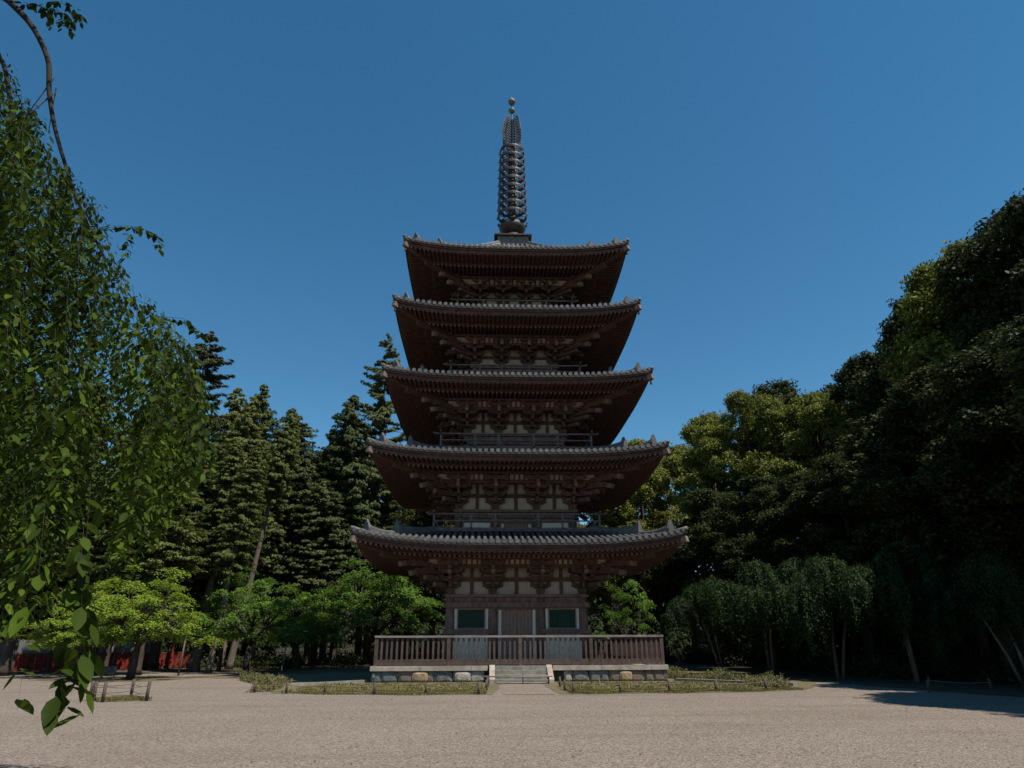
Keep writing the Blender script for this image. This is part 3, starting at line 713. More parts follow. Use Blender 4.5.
def trunk_broad(name, tips, h, r, m=None, z0=0, seed=0, bend=.3):
    rg = random.Random(seed); t = MB(); m = m or M_bark
    pts = [(0, 0, -.1)]+[(rg.uniform(-bend, bend)*q, rg.uniform(-bend, bend)*q, h*q) for q in (.12, .25, .4, .55, .7)]
    t.tube(pts, [r*1.25, r, r*.85, r*.7, r*.5, r*.25], m, 9)
    for c in tips[:14]:
        j = rg.choice([2, 3, 4]) if c[2] > h*.3 else 1; a = Vector(pts[j]); b = Vector(c)
        mid = (a+b)/2+Vector((0, 0, .25))
        t.tube([a, mid, b], [r*.42, r*.25, r*.07], m, 6)
    return t.mesh(name)
def crown_conifer(name, m, seed, h=24., z0=7., Rr=2.6, ring=.36, nb=8, droop=.22, per=22, leaf=.28, wd=.10, rag=.3, gaps=0., pw=.62, top=.12, flat=False):
    rng = np.random.default_rng(seed); P = []; N = []; T = []; br = []
    nbr = int((h-z0)/ring*nb)
    for i in range(nbr):
        u = (i+rng.random())/nbr; z = z0+(h-z0-.1)*u**.92
        if flat: z = z0+round((z-z0)/ring)*ring+rng.normal()*.12
        f = max(0, (h-z)/(h-z0)); r = Rr*(f**pw*(1-top)+top*min(1, f*6))
        if z < z0+2.5: r *= .55+.45*(z-z0)/2.5
        a = rng.uniform(0, 6.283)+.5*math.sin(z*2); L = r*(1-rag*rng.random()**1.5*1.3)*(1.12 if rng.random() < .12 else 1)
        if L < .1: L = .1
        rise = L*rng.uniform(-.05, .35); ks = max(2, int(L/.26))
        if i % 3 == 0: br.append((a, z, L, rise))
        for q in range(ks):
            t = .15+.85*(q+.8)/ks; dz = rise*t-droop*L*t*t
            aa = a+rng.normal()*.1
            c = np.array([math.cos(aa)*L*t, math.sin(aa)*L*t, z+dz]); k = int(per*(1.15-.5*t)*rng.uniform(.7, 1.3))
            sp_ = .42*(1-.5*t)*min(1, .3+L/2.)
            o = unit(rng, k)*rng.uniform(.1, 1, (k, 1))*np.array([sp_, sp_, sp_*(.35 if flat else .8)]); P.append(c+o)
            dr = np.array([math.cos(a), math.sin(a), -.25]); T.append(dr+unit(rng, k)*.7); N.append(np.array([0, 0, .8])+dr*.7+unit(rng, k)*.6)
    P = np.concatenate(P); n = len(P)
    return leaf_mesh(name, P, np.concatenate(N), np.concatenate(T), leaf*rng.uniform(.6, 1.3, n), wd, m), br
def trunk_conifer(name, h, r, br, m=None, lean=0):
    t = MB(); m = m or M_bark
    t.tube([(0, 0, -.1), (0, 0, .5), (0, 0, h*.3), (0, 0, h*.6), (0, 0, h*.9)], [r*1.3, r, r*.8, r*.5, .03], m, 9)
    for i, (a, z, L, rise) in enumerate(br):
        if i % 2: continue
        t.tube([(0, 0, z), (math.cos(a)*L*.5, math.sin(a)*L*.5, z+rise*.5-.06*L), (math.cos(a)*L*.9, math.sin(a)*L*.9, z+rise*.9-.2*L)], [.05, .035, .012], m, 4)
    return t.mesh(name)
def crown_maple(name, m, seed, Rr=3.1, z0=1.35, h=4.9, pads=70, leaf=.115, per=330):
    rng = np.random.default_rng(seed); P = []; N = []; tips = []
    ph = rng.uniform(0, 6.283, 4)
    for i in range(pads):
        a = rng.uniform(0, 6.283); q = math.sqrt(rng.uniform(.02, 1)); s = rng.uniform(.1, 1)
        lump = 1+.16*math.sin(3*a+ph[0]+q*2)+.12*math.sin(5*a+ph[1])+.1*math.sin(q*7+ph[2]+a)
        zt = z0+(h-z0)*math.sqrt(max(0, 1-(q*.96)**2))*lump; q *= 1+.14*math.sin(4*a+ph[3])+.1*math.sin(7*a); zz = z0+.3+(zt-z0-.3)*(s if i % 3 else 1.)
        zz = max(zz, z0+.25+.3*rng.random())
        c = np.array([math.cos(a)*q*Rr, math.sin(a)*q*Rr, zz]); tips.append(c); rx = rng.uniform(.3, .85)
        k = int(per*rx*rng.uniform(.7, 1.3)); rr_ = rng.random(k)**.62*rng.uniform(.9, 1.35, k); th = rng.uniform(0, 6.283, k)
        edge = .65+.35*np.sin(th*rng.integers(3, 7)+rng.uniform(0, 6))
        o = np.stack([np.cos(th)*rr_*rx*edge*1.2, np.sin(th)*rr_*rx*edge*1.2, -rr_**2*rx*.38+rng.normal(size=k)*.05], 1)
        P.append(c+o); N.append(np.array([0, 0, 1.])+np.array([math.cos(a), math.sin(a), 0])*.25+unit(rng, k)*.45)
    P = np.concatenate(P); n = len(P)
    return leaf_mesh(name, P, np.concatenate(N), unit(rng, n), leaf*rng.uniform(.7, 1.3, n), leaf*.75, m), tips
def trunk_maple(name, tips, seed, r=.17, z0=1.5, m=None):
    rg = random.Random(seed); t = MB(); m = m or M_bark
    forks = []
    base = [(0, 0, -.05), (rg.uniform(-.1, .1), 0, z0*.5), (rg.uniform(-.2, .2), rg.uniform(-.1, .1), z0)]
    t.tube(base, [r*1.3, r, r*.8], m, 9)
    for k in range(5):
        a = k*1.257+rg.uniform(-.3, .3); b = Vector((math.cos(a)*.95, math.sin(a)*.95, z0+.95)); t.tube([base[2], (Vector(base[2])+b)/2+Vector((0, 0, .05)), b], [r*.65, r*.5, r*.38], m, 7); forks.append(b)
    for c in tips:
        c = Vector(c); a = min(forks, key=lambda f: (f-c).length); t.tube([a, (a+c)/2-Vector((0, 0, .08)), c], [r*.22, r*.13, r*.05], m, 5)
    return t.mesh(name)
def crown_weep(name, m, seed, Rr=2.4, h=5.6, n=420, leaf=.12, low=.8):
    rng = np.random.default_rng(seed); P = []; N = []; T = []; tips = []
    heads = [(rng.uniform(-1, 1)*Rr*.85, rng.uniform(-1, 1)*Rr*.7, h-.15-abs(rng.normal())*1.4) for _ in range(12)]; heads[0] = (.1, 0, h-.1)
    for i in range(n):
        hx, hy, hz = heads[rng.integers(0, 12)]; a = rng.uniform(0, 6.283); q = rng.random()**.7*.75
        z = hz-q*q*.9+rng.normal()*.06; L = rng.uniform(.4, 2.3)*min(1, (z-low)/2.2+.1); k = int(L/.019)
        t = np.linspace(0, 1, k); out = .38*t*(1-t*.4); x = hx+(q+out)*math.cos(a)+np.sin(t*5+i)*.05; y = hy+(q+out)*math.sin(a); zz = z+.15*t-L*t**1.3
        p = np.stack([x, y, zz], 1)+rng.normal(size=(k, 3))*.075; P.append(p); tips.append((x[0], y[0], z))
        T.append(np.array([math.cos(a)*.4, math.sin(a)*.4, -1.])+unit(rng, k)*.6); N.append(np.array([math.cos(a), math.sin(a), .5])+unit(rng, k)*.8)
    P = np.concatenate(P); c = len(P)
    return leaf_mesh(name, P, np.concatenate(N), np.concatenate(T), leaf*rng.uniform(.7, 1.3, c), leaf*.5, m), tips
def trunk_weep(name, tips, seed):
    rg = random.Random(seed); t = MB(); tops = []
    for k in range(2):
        dx = (-.28 if k else .25); b = Vector((dx*1.2-.35, rg.uniform(-.2, .2), 3.1)); t.tube([(dx*.4+.2, 0, -.05), (dx*.8, .05, 1.5), b], [.075, .06, .04], M_barkpale, 7); tops.append(b)
    for c in tips[::12]:
        c = Vector(c); a = min(tops, key=lambda f: (f-c).length); t.tube([a, (a+c)/2+Vector((0, 0, .3)), c], [.02, .015, .006], M_bark, 4)
    return t.mesh(name)
PR = {}
def proto(key, cm, tm): PR[key] = (cm, tm)
for i in range(4):
    c, t = crown_broad('crown', L_oak, 20+i, z0=[3, 4, 2.5, 5][i]); proto('oak%d' % i, c, trunk_broad('trunk', t, 20, .32, seed=i))
for i in range(2):
    c, t = crown_broad('crown', L_oakb, 40+i, z0=3.5, leaf=.22); proto('oakb%d' % i, c, trunk_broad('trunk', t, 20, .3, seed=9+i))
for i in range(3):
    c, b = crown_conifer('crown', L_cedar, 60+i, z0=[7, 9, 5.5][i], Rr=[3.1, 2.7, 3.4][i]); proto('cedar%d' % i, c, trunk_conifer('trunk', 24, .26, b, M_barkpale if i == 1 else M_bark))
for i in range(2):
    c, b = crown_conifer('crown', L_fir, 70+i, z0=4.5, Rr=4.2, ring=.36, nb=9, per=20, leaf=.30, wd=.12, rag=.5, pw=.5, top=.2, droop=.16); proto('cypress%d' % i, c, trunk_conifer('trunk', 24, .34, b))
for i in range(2):
    c, b = crown_conifer('crown', L_fir if i == 0 else L_pine, 80+i, h=24, z0=4 if i == 0 else 5, Rr=3.7, ring=.8, nb=9, per=34, leaf=.32, wd=.10, rag=.45, gaps=.04, pw=.55, top=.25, droop=-.02, flat=True); proto('fir%d' % i, c, trunk_conifer('trunk', 24, .3, b))
c, b = crown_conifer('crown', L_cedar, 66, z0=14.5, Rr=2.6); proto('tallpine', c, trunk_conifer('trunk', 24, .3, b, M_barkpale))
for i in range(3):
    c, t = crown_maple('crown', L_maple if i == 0 else L_maple2, 90+i, pads=92); proto('maple%d' % i, c, trunk_maple('trunk', t, i))
c, t = crown_maple('crown', L_maple2, 97, pads=34, per=260, leaf=.13); proto('sapling', c, trunk_maple('trunk', t, 7, r=.08))
for i in range(2):
    c, t = crown_weep('crown', L_weep, 100+i); proto('weep%d' % i, c, trunk_weep('trunk', t, i))
def tree(kind, name, key, x, y, sx, sz, rz, label, cat, group=None, lean=(0, 0), n=[0]):
    t = empty(name, (x, y, 0), label, cat, group, rz); t.scale = (sx, sx, sz); t.rotation_euler = (Matrix.Rotation(lean[1], 3, 'Y') @ Matrix.Rotation(lean[0], 3, 'X') @ Matrix.Rotation(rz, 3, 'Z')).to_euler()
    link('crown', PR[key][0], t); link('trunk', PR[key][1], t); return t
# conifers left (base proto height 24)
conifers = [
 ('cedar_tree', 'cedar0', -25.0, 22, 1.3, 24.2, 'tall narrow cedar with pointed top, left one of the twin spires left of the pagoda'),
 ('cedar_tree', 'cedar2', -24.2, 26.5, 1.3, 26.3, 'tall narrow cedar with pointed top, right one of the twin spires left of the pagoda'),
 ('cypress_tree', 'cypress0', -18.9, 21, 1.15, 21.2, 'dense round-topped cypress just right of the twin cedar spires'),
 ('cypress_tree', 'cypress1', -16.9, 27, 1.15, 21.6, 'dark cypress half hidden between the round cypress and the pagoda side fir'),
 ('pine_tree', 'fir1', -25.0, 14, 1.2, 26.3, 'tall ragged pine rising above the weeping cherry leaves'),
 ('fir_tree', 'cypress1', -14.0, 21.5, .95, 23.4, 'dark dense fir close left of the second and third pagoda roofs'),
 ('fir_tree', 'fir0', -11.6, 23.5, 1.15, 30.5, 'very tall sparse fir with open tiered boughs behind the left eaves of the pagoda'),
 ('cedar_tree', 'cedar1', -29.9, 17, 1.4, 21.5, 'slim cedar with a pale bare lower trunk behind the maple crowns'),
 ('cypress_tree', 'cypress0', -33.6, 15, 1.0, 22.0, 'dark cypress behind the weeping cherry, second from the left edge'),
 ('cedar_tree', 'cedar0', -37.5, 12, 1.5, 22.0, 'cedar behind the weeping cherry near the left edge'),
 ('cypress_tree', 'cypress1', -40.5, 7, 1.1, 20.0, 'dark cypress at the far left edge behind the hanging cherry leaves'),
 ('cedar_tree', 'cedar2', -31.0, 24, 1.4, 21.8, 'shaded cedar in the second row left of the twin spires'),
 ('cedar_tree', 'cedar0', -29.8, 34, 1.3, 23.2, 'distant cedar filling the gap left of the twin spires'),
 ('cypress_tree', 'cypress0', -25.5, 35, 1.2, 22.5, 'distant cypress seen through the trunks below the twin spires'),
 ('cedar_tree', 'cedar1', -17.8, 35, 1.4, 22.3, 'distant cedar in the notch between round cypress and dark fir'),
 ('cypress_tree', 'cypress1', -9.0, 30, 1.0, 20.5, 'shadowy cypress directly behind the left side of the pagoda'),
 ('cedar_tree', 'cedar1', -21.6, 17.5, .95, 17.0, 'shorter cedar with pale leaning trunk above the green maple'),
 ('cedar_tree', 'cedar1', -19.9, 19.5, .9, 16.5, 'short cedar with pale trunk right of the green maple'),
 ('pine_tree', 'fir1', -26.6, 10.5, .85, 14.0, 'low spreading pine with olive tiered boughs above the bright maple'),
 ('cypress_tree', 'cypress0', -15.6, 19.5, .9, 15.0, 'low dark cypress behind the maple left of the fence'),
 ('cypress_tree', 'cypress1', -34.5, 6, 1.0, 13.0, 'low dark cypress behind the bright maple at left'),
]
for i, (nm, key, x, y, s, h, lb) in enumerate(conifers):
    lean = (0, 0)
    if 'leaning' in lb: lean = (0, R(5))
    tree('c', nm, key, x, y, s, h/24, i*1.3, lb, nm.replace('_', ' '), 'conifers of the left grove', lean)
for x, y, h, ln, lb in ((-19.8, 13.0, 20, 5, 'tall pine with long bare pale trunk leaning right above the mid-green maple, left of two'), (-17.6, 14.0, 19.5, 7, 'tall pine with long bare pale trunk leaning right above the mid-green maple, right of two')):
    tree('c', 'pine_tree', 'tallpine', x-1.9, y-.5, .85, h/24, x, lb, 'pine tree', 'conifers of the left grove', (0, R(ln)))
broad = [
 ('oak1', -19.5, 31, 4.6, 20.0, 'round oak filling the notch between the cypress and the dark fir'),
 ('oakb1', -27.0, 28, 4.4, 20.5, 'yellow-green oak among the conifers left of the twin cedars'),
 ('oak3', -13.2, 28.5, 4.6, 20.5, 'olive oak behind the dark fir left of the pagoda'),
 ('oakb0', -8.6, 26, 3.8, 17.5, 'yellow-green oak glimpsed between the lower left eaves of the pagoda'),
 ('oakb0', 13.6, 27, 5.4, 20.6, 'yellow-green sunlit oak right behind the third pagoda roof'),
 ('oakb1', 19.4, 33, 5.6, 22.0, 'distant yellow-green oak between the pagoda and the dark grove'),
 ('oakb0', 9.0, 24, 4.6, 15.8, 'yellow-green oak low behind the right side of the pagoda'),
 ('oak1', -6.0, 22, 4.4, 14.5, 'olive oak behind the left side of the pagoda between roofs'),
 ('oakb1', 18.6, 19.5, 4.4, 21.2, 'oak at the left end of the dark grove with sunlit top'),
 ('oakb0', 20.2, 14.5, 4.6, 21.6, 'rounded oak second from the left end of the dark grove'),
 ('oak2', 25.8, 21, 5.0, 25.0, 'high domed oak at the crest of the middle of the grove'),
 ('oakb1', 24.6, 12, 4.3, 20.5, 'bright-topped oak in the middle of the dark grove'),
 ('oak3', 29.0, 15.5, 5.0, 22.4, 'olive oak behind the middle of the dark grove'),
 ('oak0', 27.2, 7.5, 4.8, 22.0, 'dark oak at the foot of the high right-hand grove'),
 ('oak1', 27.7, 3, 4.9, 23.6, 'dark oak where the grove steps up to the right'),
 ('oak2', 26.9, -1, 4.9, 23.0, 'tall oak on the rising right-hand outline of the grove'),
 ('oakb0', 26.0, -5, 4.9, 23.3, 'tall yellowish-topped oak near the right edge'),
 ('oak3', 27.0, -8.5, 5.4, 23.6, 'broad oak crowning the grove at the right edge'),
 ('oak1', 26.2, -13, 5.4, 22.2, 'huge dark oak cut by the right edge of the photograph'),
 ('oak0', 24.2, -19.5, 5.6, 20.5, 'dark oak standing beyond the right edge nearest the camera'),
 ('oak1', 20.8, -24.5, 5.2, 22.0, 'tall oak beyond the right edge that shades the end of the gravel court'),
 ('oak2', 21.5, -31.5, 5.2, 21.0, 'tall oak beyond the right edge beside the photographer'),
 ('oak3', 17.5, -21.5, 3.8, 13.0, 'low oak beyond the right edge whose shade falls across the gravel'),
 ('oak2', 15.6, 12.5, 3.4, 12.8, 'low dark oak against the right side of the pagoda'),
 ('oak0', 16.6, 6.5, 3.7, 12.3, 'low dark oak behind the first weeping tree'),
 ('oak3', 18.9, 4, 3.8, 11.9, 'low dark oak behind the second weeping tree'),
 ('oak1', 19.8, 1, 4.0, 12.6, 'low dark oak behind the leaning pale trunks'),
 ('oak2', 20.6, -4, 4.2, 13.5, 'low dark oak in shade on the right'),
 ('oak0', 20.3, -9, 4.3, 14.0, 'low dark oak in shade near the right edge'),
 ('oak3', 19.8, -14.8, 4.3, 13.5, 'low dark oak in shade cut by the right edge'),
 ('oak1', 34, 10, 6, 24, 'shaded oak deep inside the right grove behind the crest'),
 ('oak0', 34, -2, 6, 25, 'shaded oak deep inside the right grove near its high end'),
 ('oak3', 12.6, 18.5, 3.4, 10.5, 'low shaded oak just right of the pagoda behind the small maple'),
 ('oak2', 3, 27, 5, 13, 'shaded oak hidden mostly behind the pagoda'),
 ('oak1', -4, 28, 5, 14, 'shaded oak behind the left half of the pagoda'),
]
for i, (key, x, y, rr_, h, lb) in enumerate(broad):
    tree('b', 'oak_tree', key, x, y, rr_/5, h/20, i*2.1, lb, 'oak tree', 'broadleaf trees behind and right of the pagoda')
tree('m', 'maple_tree', 'maple0', -18.9, -2.0, 1.02, 1.0, .4, 'bright lime-green spreading maple in front of the red wall', 'maple tree')
tree('m', 'maple_tree', 'maple0', -23.6, 1.5, .9, .92, 2.4, 'lime-green maple half hidden behind the hanging cherry leaves', 'maple tree')
tree('m', 'maple_tree', 'maple1', -15.9, 6.0, 1.0, 1.08, 1.2, 'mid-green maple between the lime-green maple and the pale pole', 'maple tree')
tree('m', 'maple_tree', 'maple1', -18.6, 9.0, .7, 1.1, 3.2, 'small green maple behind the mid-green maple', 'maple tree')
tree('m', 'maple_tree', 'maple2', -9.7, 15.5, 1.55, 1.42, 2.2, 'large layered maple right beside the left end of the platform fence', 'maple tree')
tree('m', 'maple_tree', 'maple2', -14.6, 13.0, 1.0, 1.0, 4.2, 'smaller shaded maple between the layered maple and the pale pole', 'maple tree')
tree('m', 'maple_tree', 'sapling', 7.9, 9.2, .68, 1.15, .2, 'small slender maple at the right corner of the pagoda', 'maple tree')
for x, y, s, h, r_, lb in ((12.4, 4.6, .9, .95, .3, 'pale drooping small tree left-most of the weeping row'), (13.3, -1.5, 1.3, 1.03, 1.7, 'broad weeping small tree just right of the dry shrubs'),
                        (14.9, -5.6, 1.05, .98, 2.9, 'weeping small tree with twin leaning trunks in mid row'), (16.4, -8.6, 1.0, .95, 4.4, 'weeping small tree with clear pale leaning stems, right of mid row'),
                        (16.6, -14.4, .9, .8, 5.5, 'weeping small tree at the right edge of the photograph')):
    tree('w', 'weeping_tree', 'weep%d' % (int(x) % 2), x, y, s, h, r_, lb, 'weeping tree', 'small weeping trees along the dark grove', (0, -.06))
# far-off wood seen between everything
rng = np.random.default_rng(5); P = []; N = []
for i in range(660):
    if i < 330: a = rng.uniform(R(38), R(142)); rad = rng.uniform(70, 82)
    elif i < 560: a = rng.uniform(R(-12), R(56)); rad = rng.uniform(39, 50)
    else: a = rng.uniform(R(128), R(170)); rad = rng.uniform(52, 58)
    hmax = 15
    c = np.array([math.cos(a)*rad, math.sin(a)*rad-12, rng.uniform(.5, hmax)*(1 if i % 2 else .35)]); k = 220
    o = unit(rng, k)*rng.uniform(.6, 1, (k, 1))*np.array([3, 3, 2.6]); P.append(c+o); N.append(o/3+np.array([0, -.2, .4])+unit(rng, k)*.5)
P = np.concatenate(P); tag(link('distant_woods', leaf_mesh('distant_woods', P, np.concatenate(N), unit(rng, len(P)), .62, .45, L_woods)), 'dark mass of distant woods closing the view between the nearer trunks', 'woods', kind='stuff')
# undergrowth in the groves
P = []; N = []
for i in range(520):
    if i < 260: x = rng.uniform(15.5, 32); y = rng.uniform(-24, 30)
    elif i < 360: x = rng.uniform(8, 30); y = rng.uniform(16, 38)
    else: x = rng.uniform(-42, -8); y = rng.uniform(13.5, 36) if x > -30 else rng.uniform(17, 30)
    hh = rng.uniform(.25, 1.1) if i < 360 else rng.uniform(.2, .9)
    c = np.array([x, y, hh*.7]); k = 130; o = unit(rng, k)*rng.uniform(.3, 1, (k, 1))*np.array([1.2, 1.2, hh]); P.append(c+o); N.append(o+np.array([0, 0, .5])+unit(rng, k)*.5)
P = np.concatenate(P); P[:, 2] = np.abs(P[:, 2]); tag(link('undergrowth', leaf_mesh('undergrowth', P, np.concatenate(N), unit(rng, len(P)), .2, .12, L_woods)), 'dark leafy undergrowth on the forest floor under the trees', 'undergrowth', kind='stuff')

# ------------------------------------------------------------ weeping cherry in the foreground
M_twig = mat('twig_bark', (.035, .027, .02), .9, (.018, .014, .011), 8)
chy = empty('weeping_cherry_tree', (-11.2, -29.4, 0), 'large weeping cherry with hanging leafy strands filling the left foreground', 'cherry tree')
ob = Vector((-11.2, -29.4, 0))
rs = np.array([-1.1, -.932, -.795, -.725, -.644, -.59, -.449, -.41]); ft = np.array([1.2, 1.09, .90, .80, .70, .60, .455, .36])
rb = np.array([-1.1, -.66, -.60, -.557, -.4725, -.40]); fb = np.array([-.02, -.02, .02, .07, .13, .26])
rng = np.random.default_rng(77); P = []; N = []; T = []; LL = []; tw = MB()
def strand(pts, step=.034, spread=.012, leaf=.077, tb=True):
    pts = np.asarray(pts); seg = np.linalg.norm(np.diff(pts, axis=0), axis=1); s = np.concatenate([[0], np.cumsum(seg)]); n = max(2, int(s[-1]/step))
    q = np.linspace(0, s[-1], n); p = np.stack([np.interp(q, s, pts[:, j]) for j in range(3)], 1)
    a = rng.uniform(0, 6.283, n); side = np.stack([np.cos(a), np.sin(a), np.zeros(n)], 1); ln = leaf*rng.uniform(.65, 1.25, n)
    d = side*.62+np.array([0, 0, -.8])+unit(rng, n)*.25; d /= np.linalg.norm(d, axis=1, keepdims=True)
    keep = rng.random(n) < .88
    p = p+side*np.abs(rng.normal(size=n))[:, None]*spread; P.append((p+d*ln[:, None]*.62)[keep]); T.append(d[keep]); N.append((side*.7+np.array([0, 0, .7])+unit(rng, n)*.45)[keep]); LL.append(ln[keep])
    if tb:
        k = max(3, n//12); qq = np.linspace(0, s[-1], k); pp = [tuple(np.array([np.interp(x_, s, pts[:, j]) for j in range(3)])-np.array(ob)) for x_ in qq]
        tw.tube(pp, list(np.linspace(.0038, .0012, k)*min(1, (pts[0][1]+38.8)/9)), M_twig, 4)
for i in range(410):
    y = -34.4+4.9*rng.random()**.9; r = -1.03+.62*rng.random()**1.3; D = y+38.81
    zt = 1.533+D*np.interp(r, rs, ft)*(1-.2*rng.random()**3); zb_ = 1.533+D*(np.interp(r, rb, fb)+.05*rng.random())
    x = -1.559+D*r
    L = min(rng.uniform(1.0, 5.0)*(1 if r < -.6 else .72), zt-zb_)
    if rng.random() < .5: zt = max(zb_+L, zt-rng.random()*(zt-zb_-L)) if zt-zb_ > L else zt
    if L < .3: continue
    k = 9; t = np.linspace(0, 1, k); ph = rng.uniform(0, 6.28)
    pts = np.stack([x-.22*(1-t)**2+.05*np.sin(t*4+ph)*L*.4, y+.06*np.cos(t*3+ph)*L*.4, zt-L*t**1.15], 1); strand(pts, .022, .05)
# upper canopy above and beside the photographer, out of the picture, which shades the hanging strands
n_ = 16000; x = rng.uniform(-11.5, -4.2, n_); y = rng.uniform(-40, -30, n_); z = rng.uniform(11.2, 13.2, n_); cl = np.sin(x*1.7+y*.9)+np.sin(y*2.1-x)+np.sin(x*3.3)*.6
k_ = (cl > -1.0) & (z > 1.53+1.27*(y+38.81)+.5); x, y, z = x[k_], y[k_], z[k_]; n_ = len(x)
P.append(np.stack([x, y, z], 1)); T.append(np.array([0, 0, -.6])+unit(rng, n_)); N.append(np.array([0, 0, .6])+unit(rng, n_)*.7); LL.append(rng.uniform(.09, .14, n_))
# the arching twig that leaves the outline, lone sprays and near hanging tips
strand([(-6.9, -31, 6.55), (-6.5, -31, 6.72), (-6.15, -31, 6.7), (-5.95, -31, 6.6), (-5.83, -31, 6.35)], .017, .015, .105)
strand([(-6.3, -31, 6.6), (-6.27, -31, 6.35), (-6.26, -31, 6.2)], .02, .015, .105)
strand([(-5.5, -31.5, 5.15), (-5.1, -31.5, 5.12), (-4.85, -31.5, 4.9)], .02, .015, .095); strand([(-5.3, -31, 4.4), (-4.85, -31, 4.2), (-4.7, -31, 3.8)], .02, .015, .095)
for x, y, z1, z0 in ((-3.17, -35.9, 2.0, 1.30), (-3.21, -35.85, 2.2, 1.33), (-3.13, -35.95, 1.9, 1.36), (-3.35, -35.9, 2.1, 1.31), (-3.15, -35.85, 1.8, 1.33), (-3.19, -35.92, 1.75, 1.32)):
    strand([(x-.06, y, z1), (x, y, (z1+z0)/2), (x+.02, y, z0)], .034, .012, .1)
for j in range(10):
    y = rng.uniform(-35.4, -33.8); D = y+38.81; x = -1.559+D*rng.uniform(-1.0, -.62); zz = 1.533+D*rng.uniform(.05, .45); L = rng.uniform(.5, 1.2)
    strand([(x-.1, y, zz+L), (x, y, zz+L*.5), (x+.03, y, zz-D*.02)], .038, .098)
for j in range(22):
    y = rng.uniform(-35.0, -33.0); D = y+38.81; x = -1.559+D*rng.uniform(-.82, -.62); zz = 1.533+D*rng.uniform(-.02, .3); L = rng.uniform(.5, 1.3)
    strand([(x-.08, y, zz+L), (x, y, zz+L*.5), (x+.03, y, zz)], .03, .03, .068)
for x, z in ((-7.75, 10.55), (-7.95, 10.45), (-8.15, 10.5), (-7.85, 10.4)):
    strand([(x-.5, -31, z+.15), (x-.2, -31, z+.1), (x, -31, z-.1), (x+.03, -31, z-.3)], .03, .015, .12)
P = np.concatenate(P)-np.array(ob); LL = np.concatenate(LL)
link('foliage', leaf_mesh('foliage', P, np.concatenate(N), np.concatenate(T), LL, LL*.5, L_cherry, fold=.05, shape='leaf'), chy)
tag(tw.build('twigs', chy), kind='stuff')
def smooth(ps, rs_, n=5):
    ps = [np.array(p) for p in ps]; P2 = [ps[0]]+ps+[ps[-1]]; o = []; ro = []
    for i in range(len(ps)-1):
        a, b, c, d = P2[i:i+4]
        for k in range(n):
            t = k/n; o.append(tuple(.5*((2*b)+(c-a)*t+(2*a-5*b+4*c-d)*t*t+(3*b-a-3*c+d)*t**3))); ro.append(rs_[i]+(rs_[i+1]-rs_[i])*t)
    return o+[tuple(ps[-1])], ro+[rs_[-1]]
t = MB(); off = lambda *p: tuple(Vector(p)-ob)
t.tube([(0, 0, -.1), (.1, .1, 1.2), (-.1, .1, 3), (.2, .0, 5), (.5, -.3, 7.2), (.9, -.8, 9.2)], [.42, .33, .28, .24, .2, .14], M_bark, 10)
q_ = smooth([off(-10.3, -30.2, 9.2), off(-9.5, -30.7, 11.0), off(-8.6, -31, 10.4), off(-8.05, -31, 9.6), off(-7.85, -31, 8.9), off(-7.55, -31, 8.1), off(-6.95, -31, 6.9), off(-6.3, -31, 5.9)], [.13, .09, .06, .05, .045, .035, .028, .012]); t.tube(q_[0], [x_*.72 for x_ in q_[1]], M_twig, 8)
q_ = smooth([off(-10.3, -30.2, 9.2), off(-9.3, -31, 9.9), off(-8.75, -31, 9.6), off(-8.45, -31, 9.0), off(-8.25, -31, 8.2), off(-8.2, -31, 6.2)], [.1, .06, .045, .04, .035, .012]); t.tube(q_[0], [x_*.72 for x_ in q_[1]], M_twig, 8)
for a, b in (((-7.85, -31, 9.2), (-8.1, -31, 8.4)), ((-7.8, -31, 8.9), (-8.3, -31, 8.1)), ((-7.78, -31, 9.0), (-7.7, -31, 8.2))):
    t.tube([off(*a), off(*b)], [.012, .005], M_bark, 4)
for a, b in (((.9, -.8, 9.2), (6.5, -4.5, 12.2)), ((.9, -.8, 9.2), (3.5, -6.5, 12)), ((.9, -.8, 9.2), (7.5, -7.5, 12.3)), ((.9, -.8, 9.2), (1, -3, 12))):
    t.tube([a, ((a[0]+b[0])/2, (a[1]+b[1])/2-.8, (a[2]+b[2])/2+.9), b], [.12, .07, .02], M_bark, 7)
t.build('trunk', chy)

# ------------------------------------------------------------ small things
def rope_fence(name, pts, label, h=.42, r=.045, ropes=(.34, .15), group=None, cat='rope fence'):
    o = empty(name, (*pts[0], 0), label, cat, group); b0 = Vector((*pts[0], 0)); rg = random.Random(len(label))
    for p in pts:
        m = MB(); hh = h*rg.uniform(.92, 1.08); m.tube([(0, 0, -.05), (rg.uniform(-.02, .02), rg.uniform(-.02, .02), hh)], [r, r*.95], M_post, 8); m.build('post', o, Vector((*p, 0))-b0)
    m = MB()
    for a, b in zip(pts[:-1], pts[1:]):
        A, B = Vector((*a, 0))-b0, Vector((*b, 0))-b0
        for z in ropes: m.tube([A.lerp(B, t)+Vector((0, 0, z-.05*4*t*(1-t))) for t in [i/6 for i in range(7)]], .011, M_rope, 5)
    m.build('rope', o); return o
rope_fence('rope_fence', [(-13.6, -15.5), (-12.75, -16.45), (-11.65, -16.1), (-12.75, -14.75), (-13.6, -15.5)][:4]+[(-13.55, -15.42)], 'square of four short dark posts with sagging ropes on the open gravel', .52, .05, (.42, .22))
rope_fence('rope_fence', [(-9.6, -12.5), (-8.3, -13.2), (-6.9, -13.7), (-5.2, -14.0), (-3.5, -14.1), (-1.75, -14.25), (-1.5, -12.4), (-1.45, -10.2)], 'low line of dark posts and rope edging the left planting bed', .36, .045, (.28, .1))
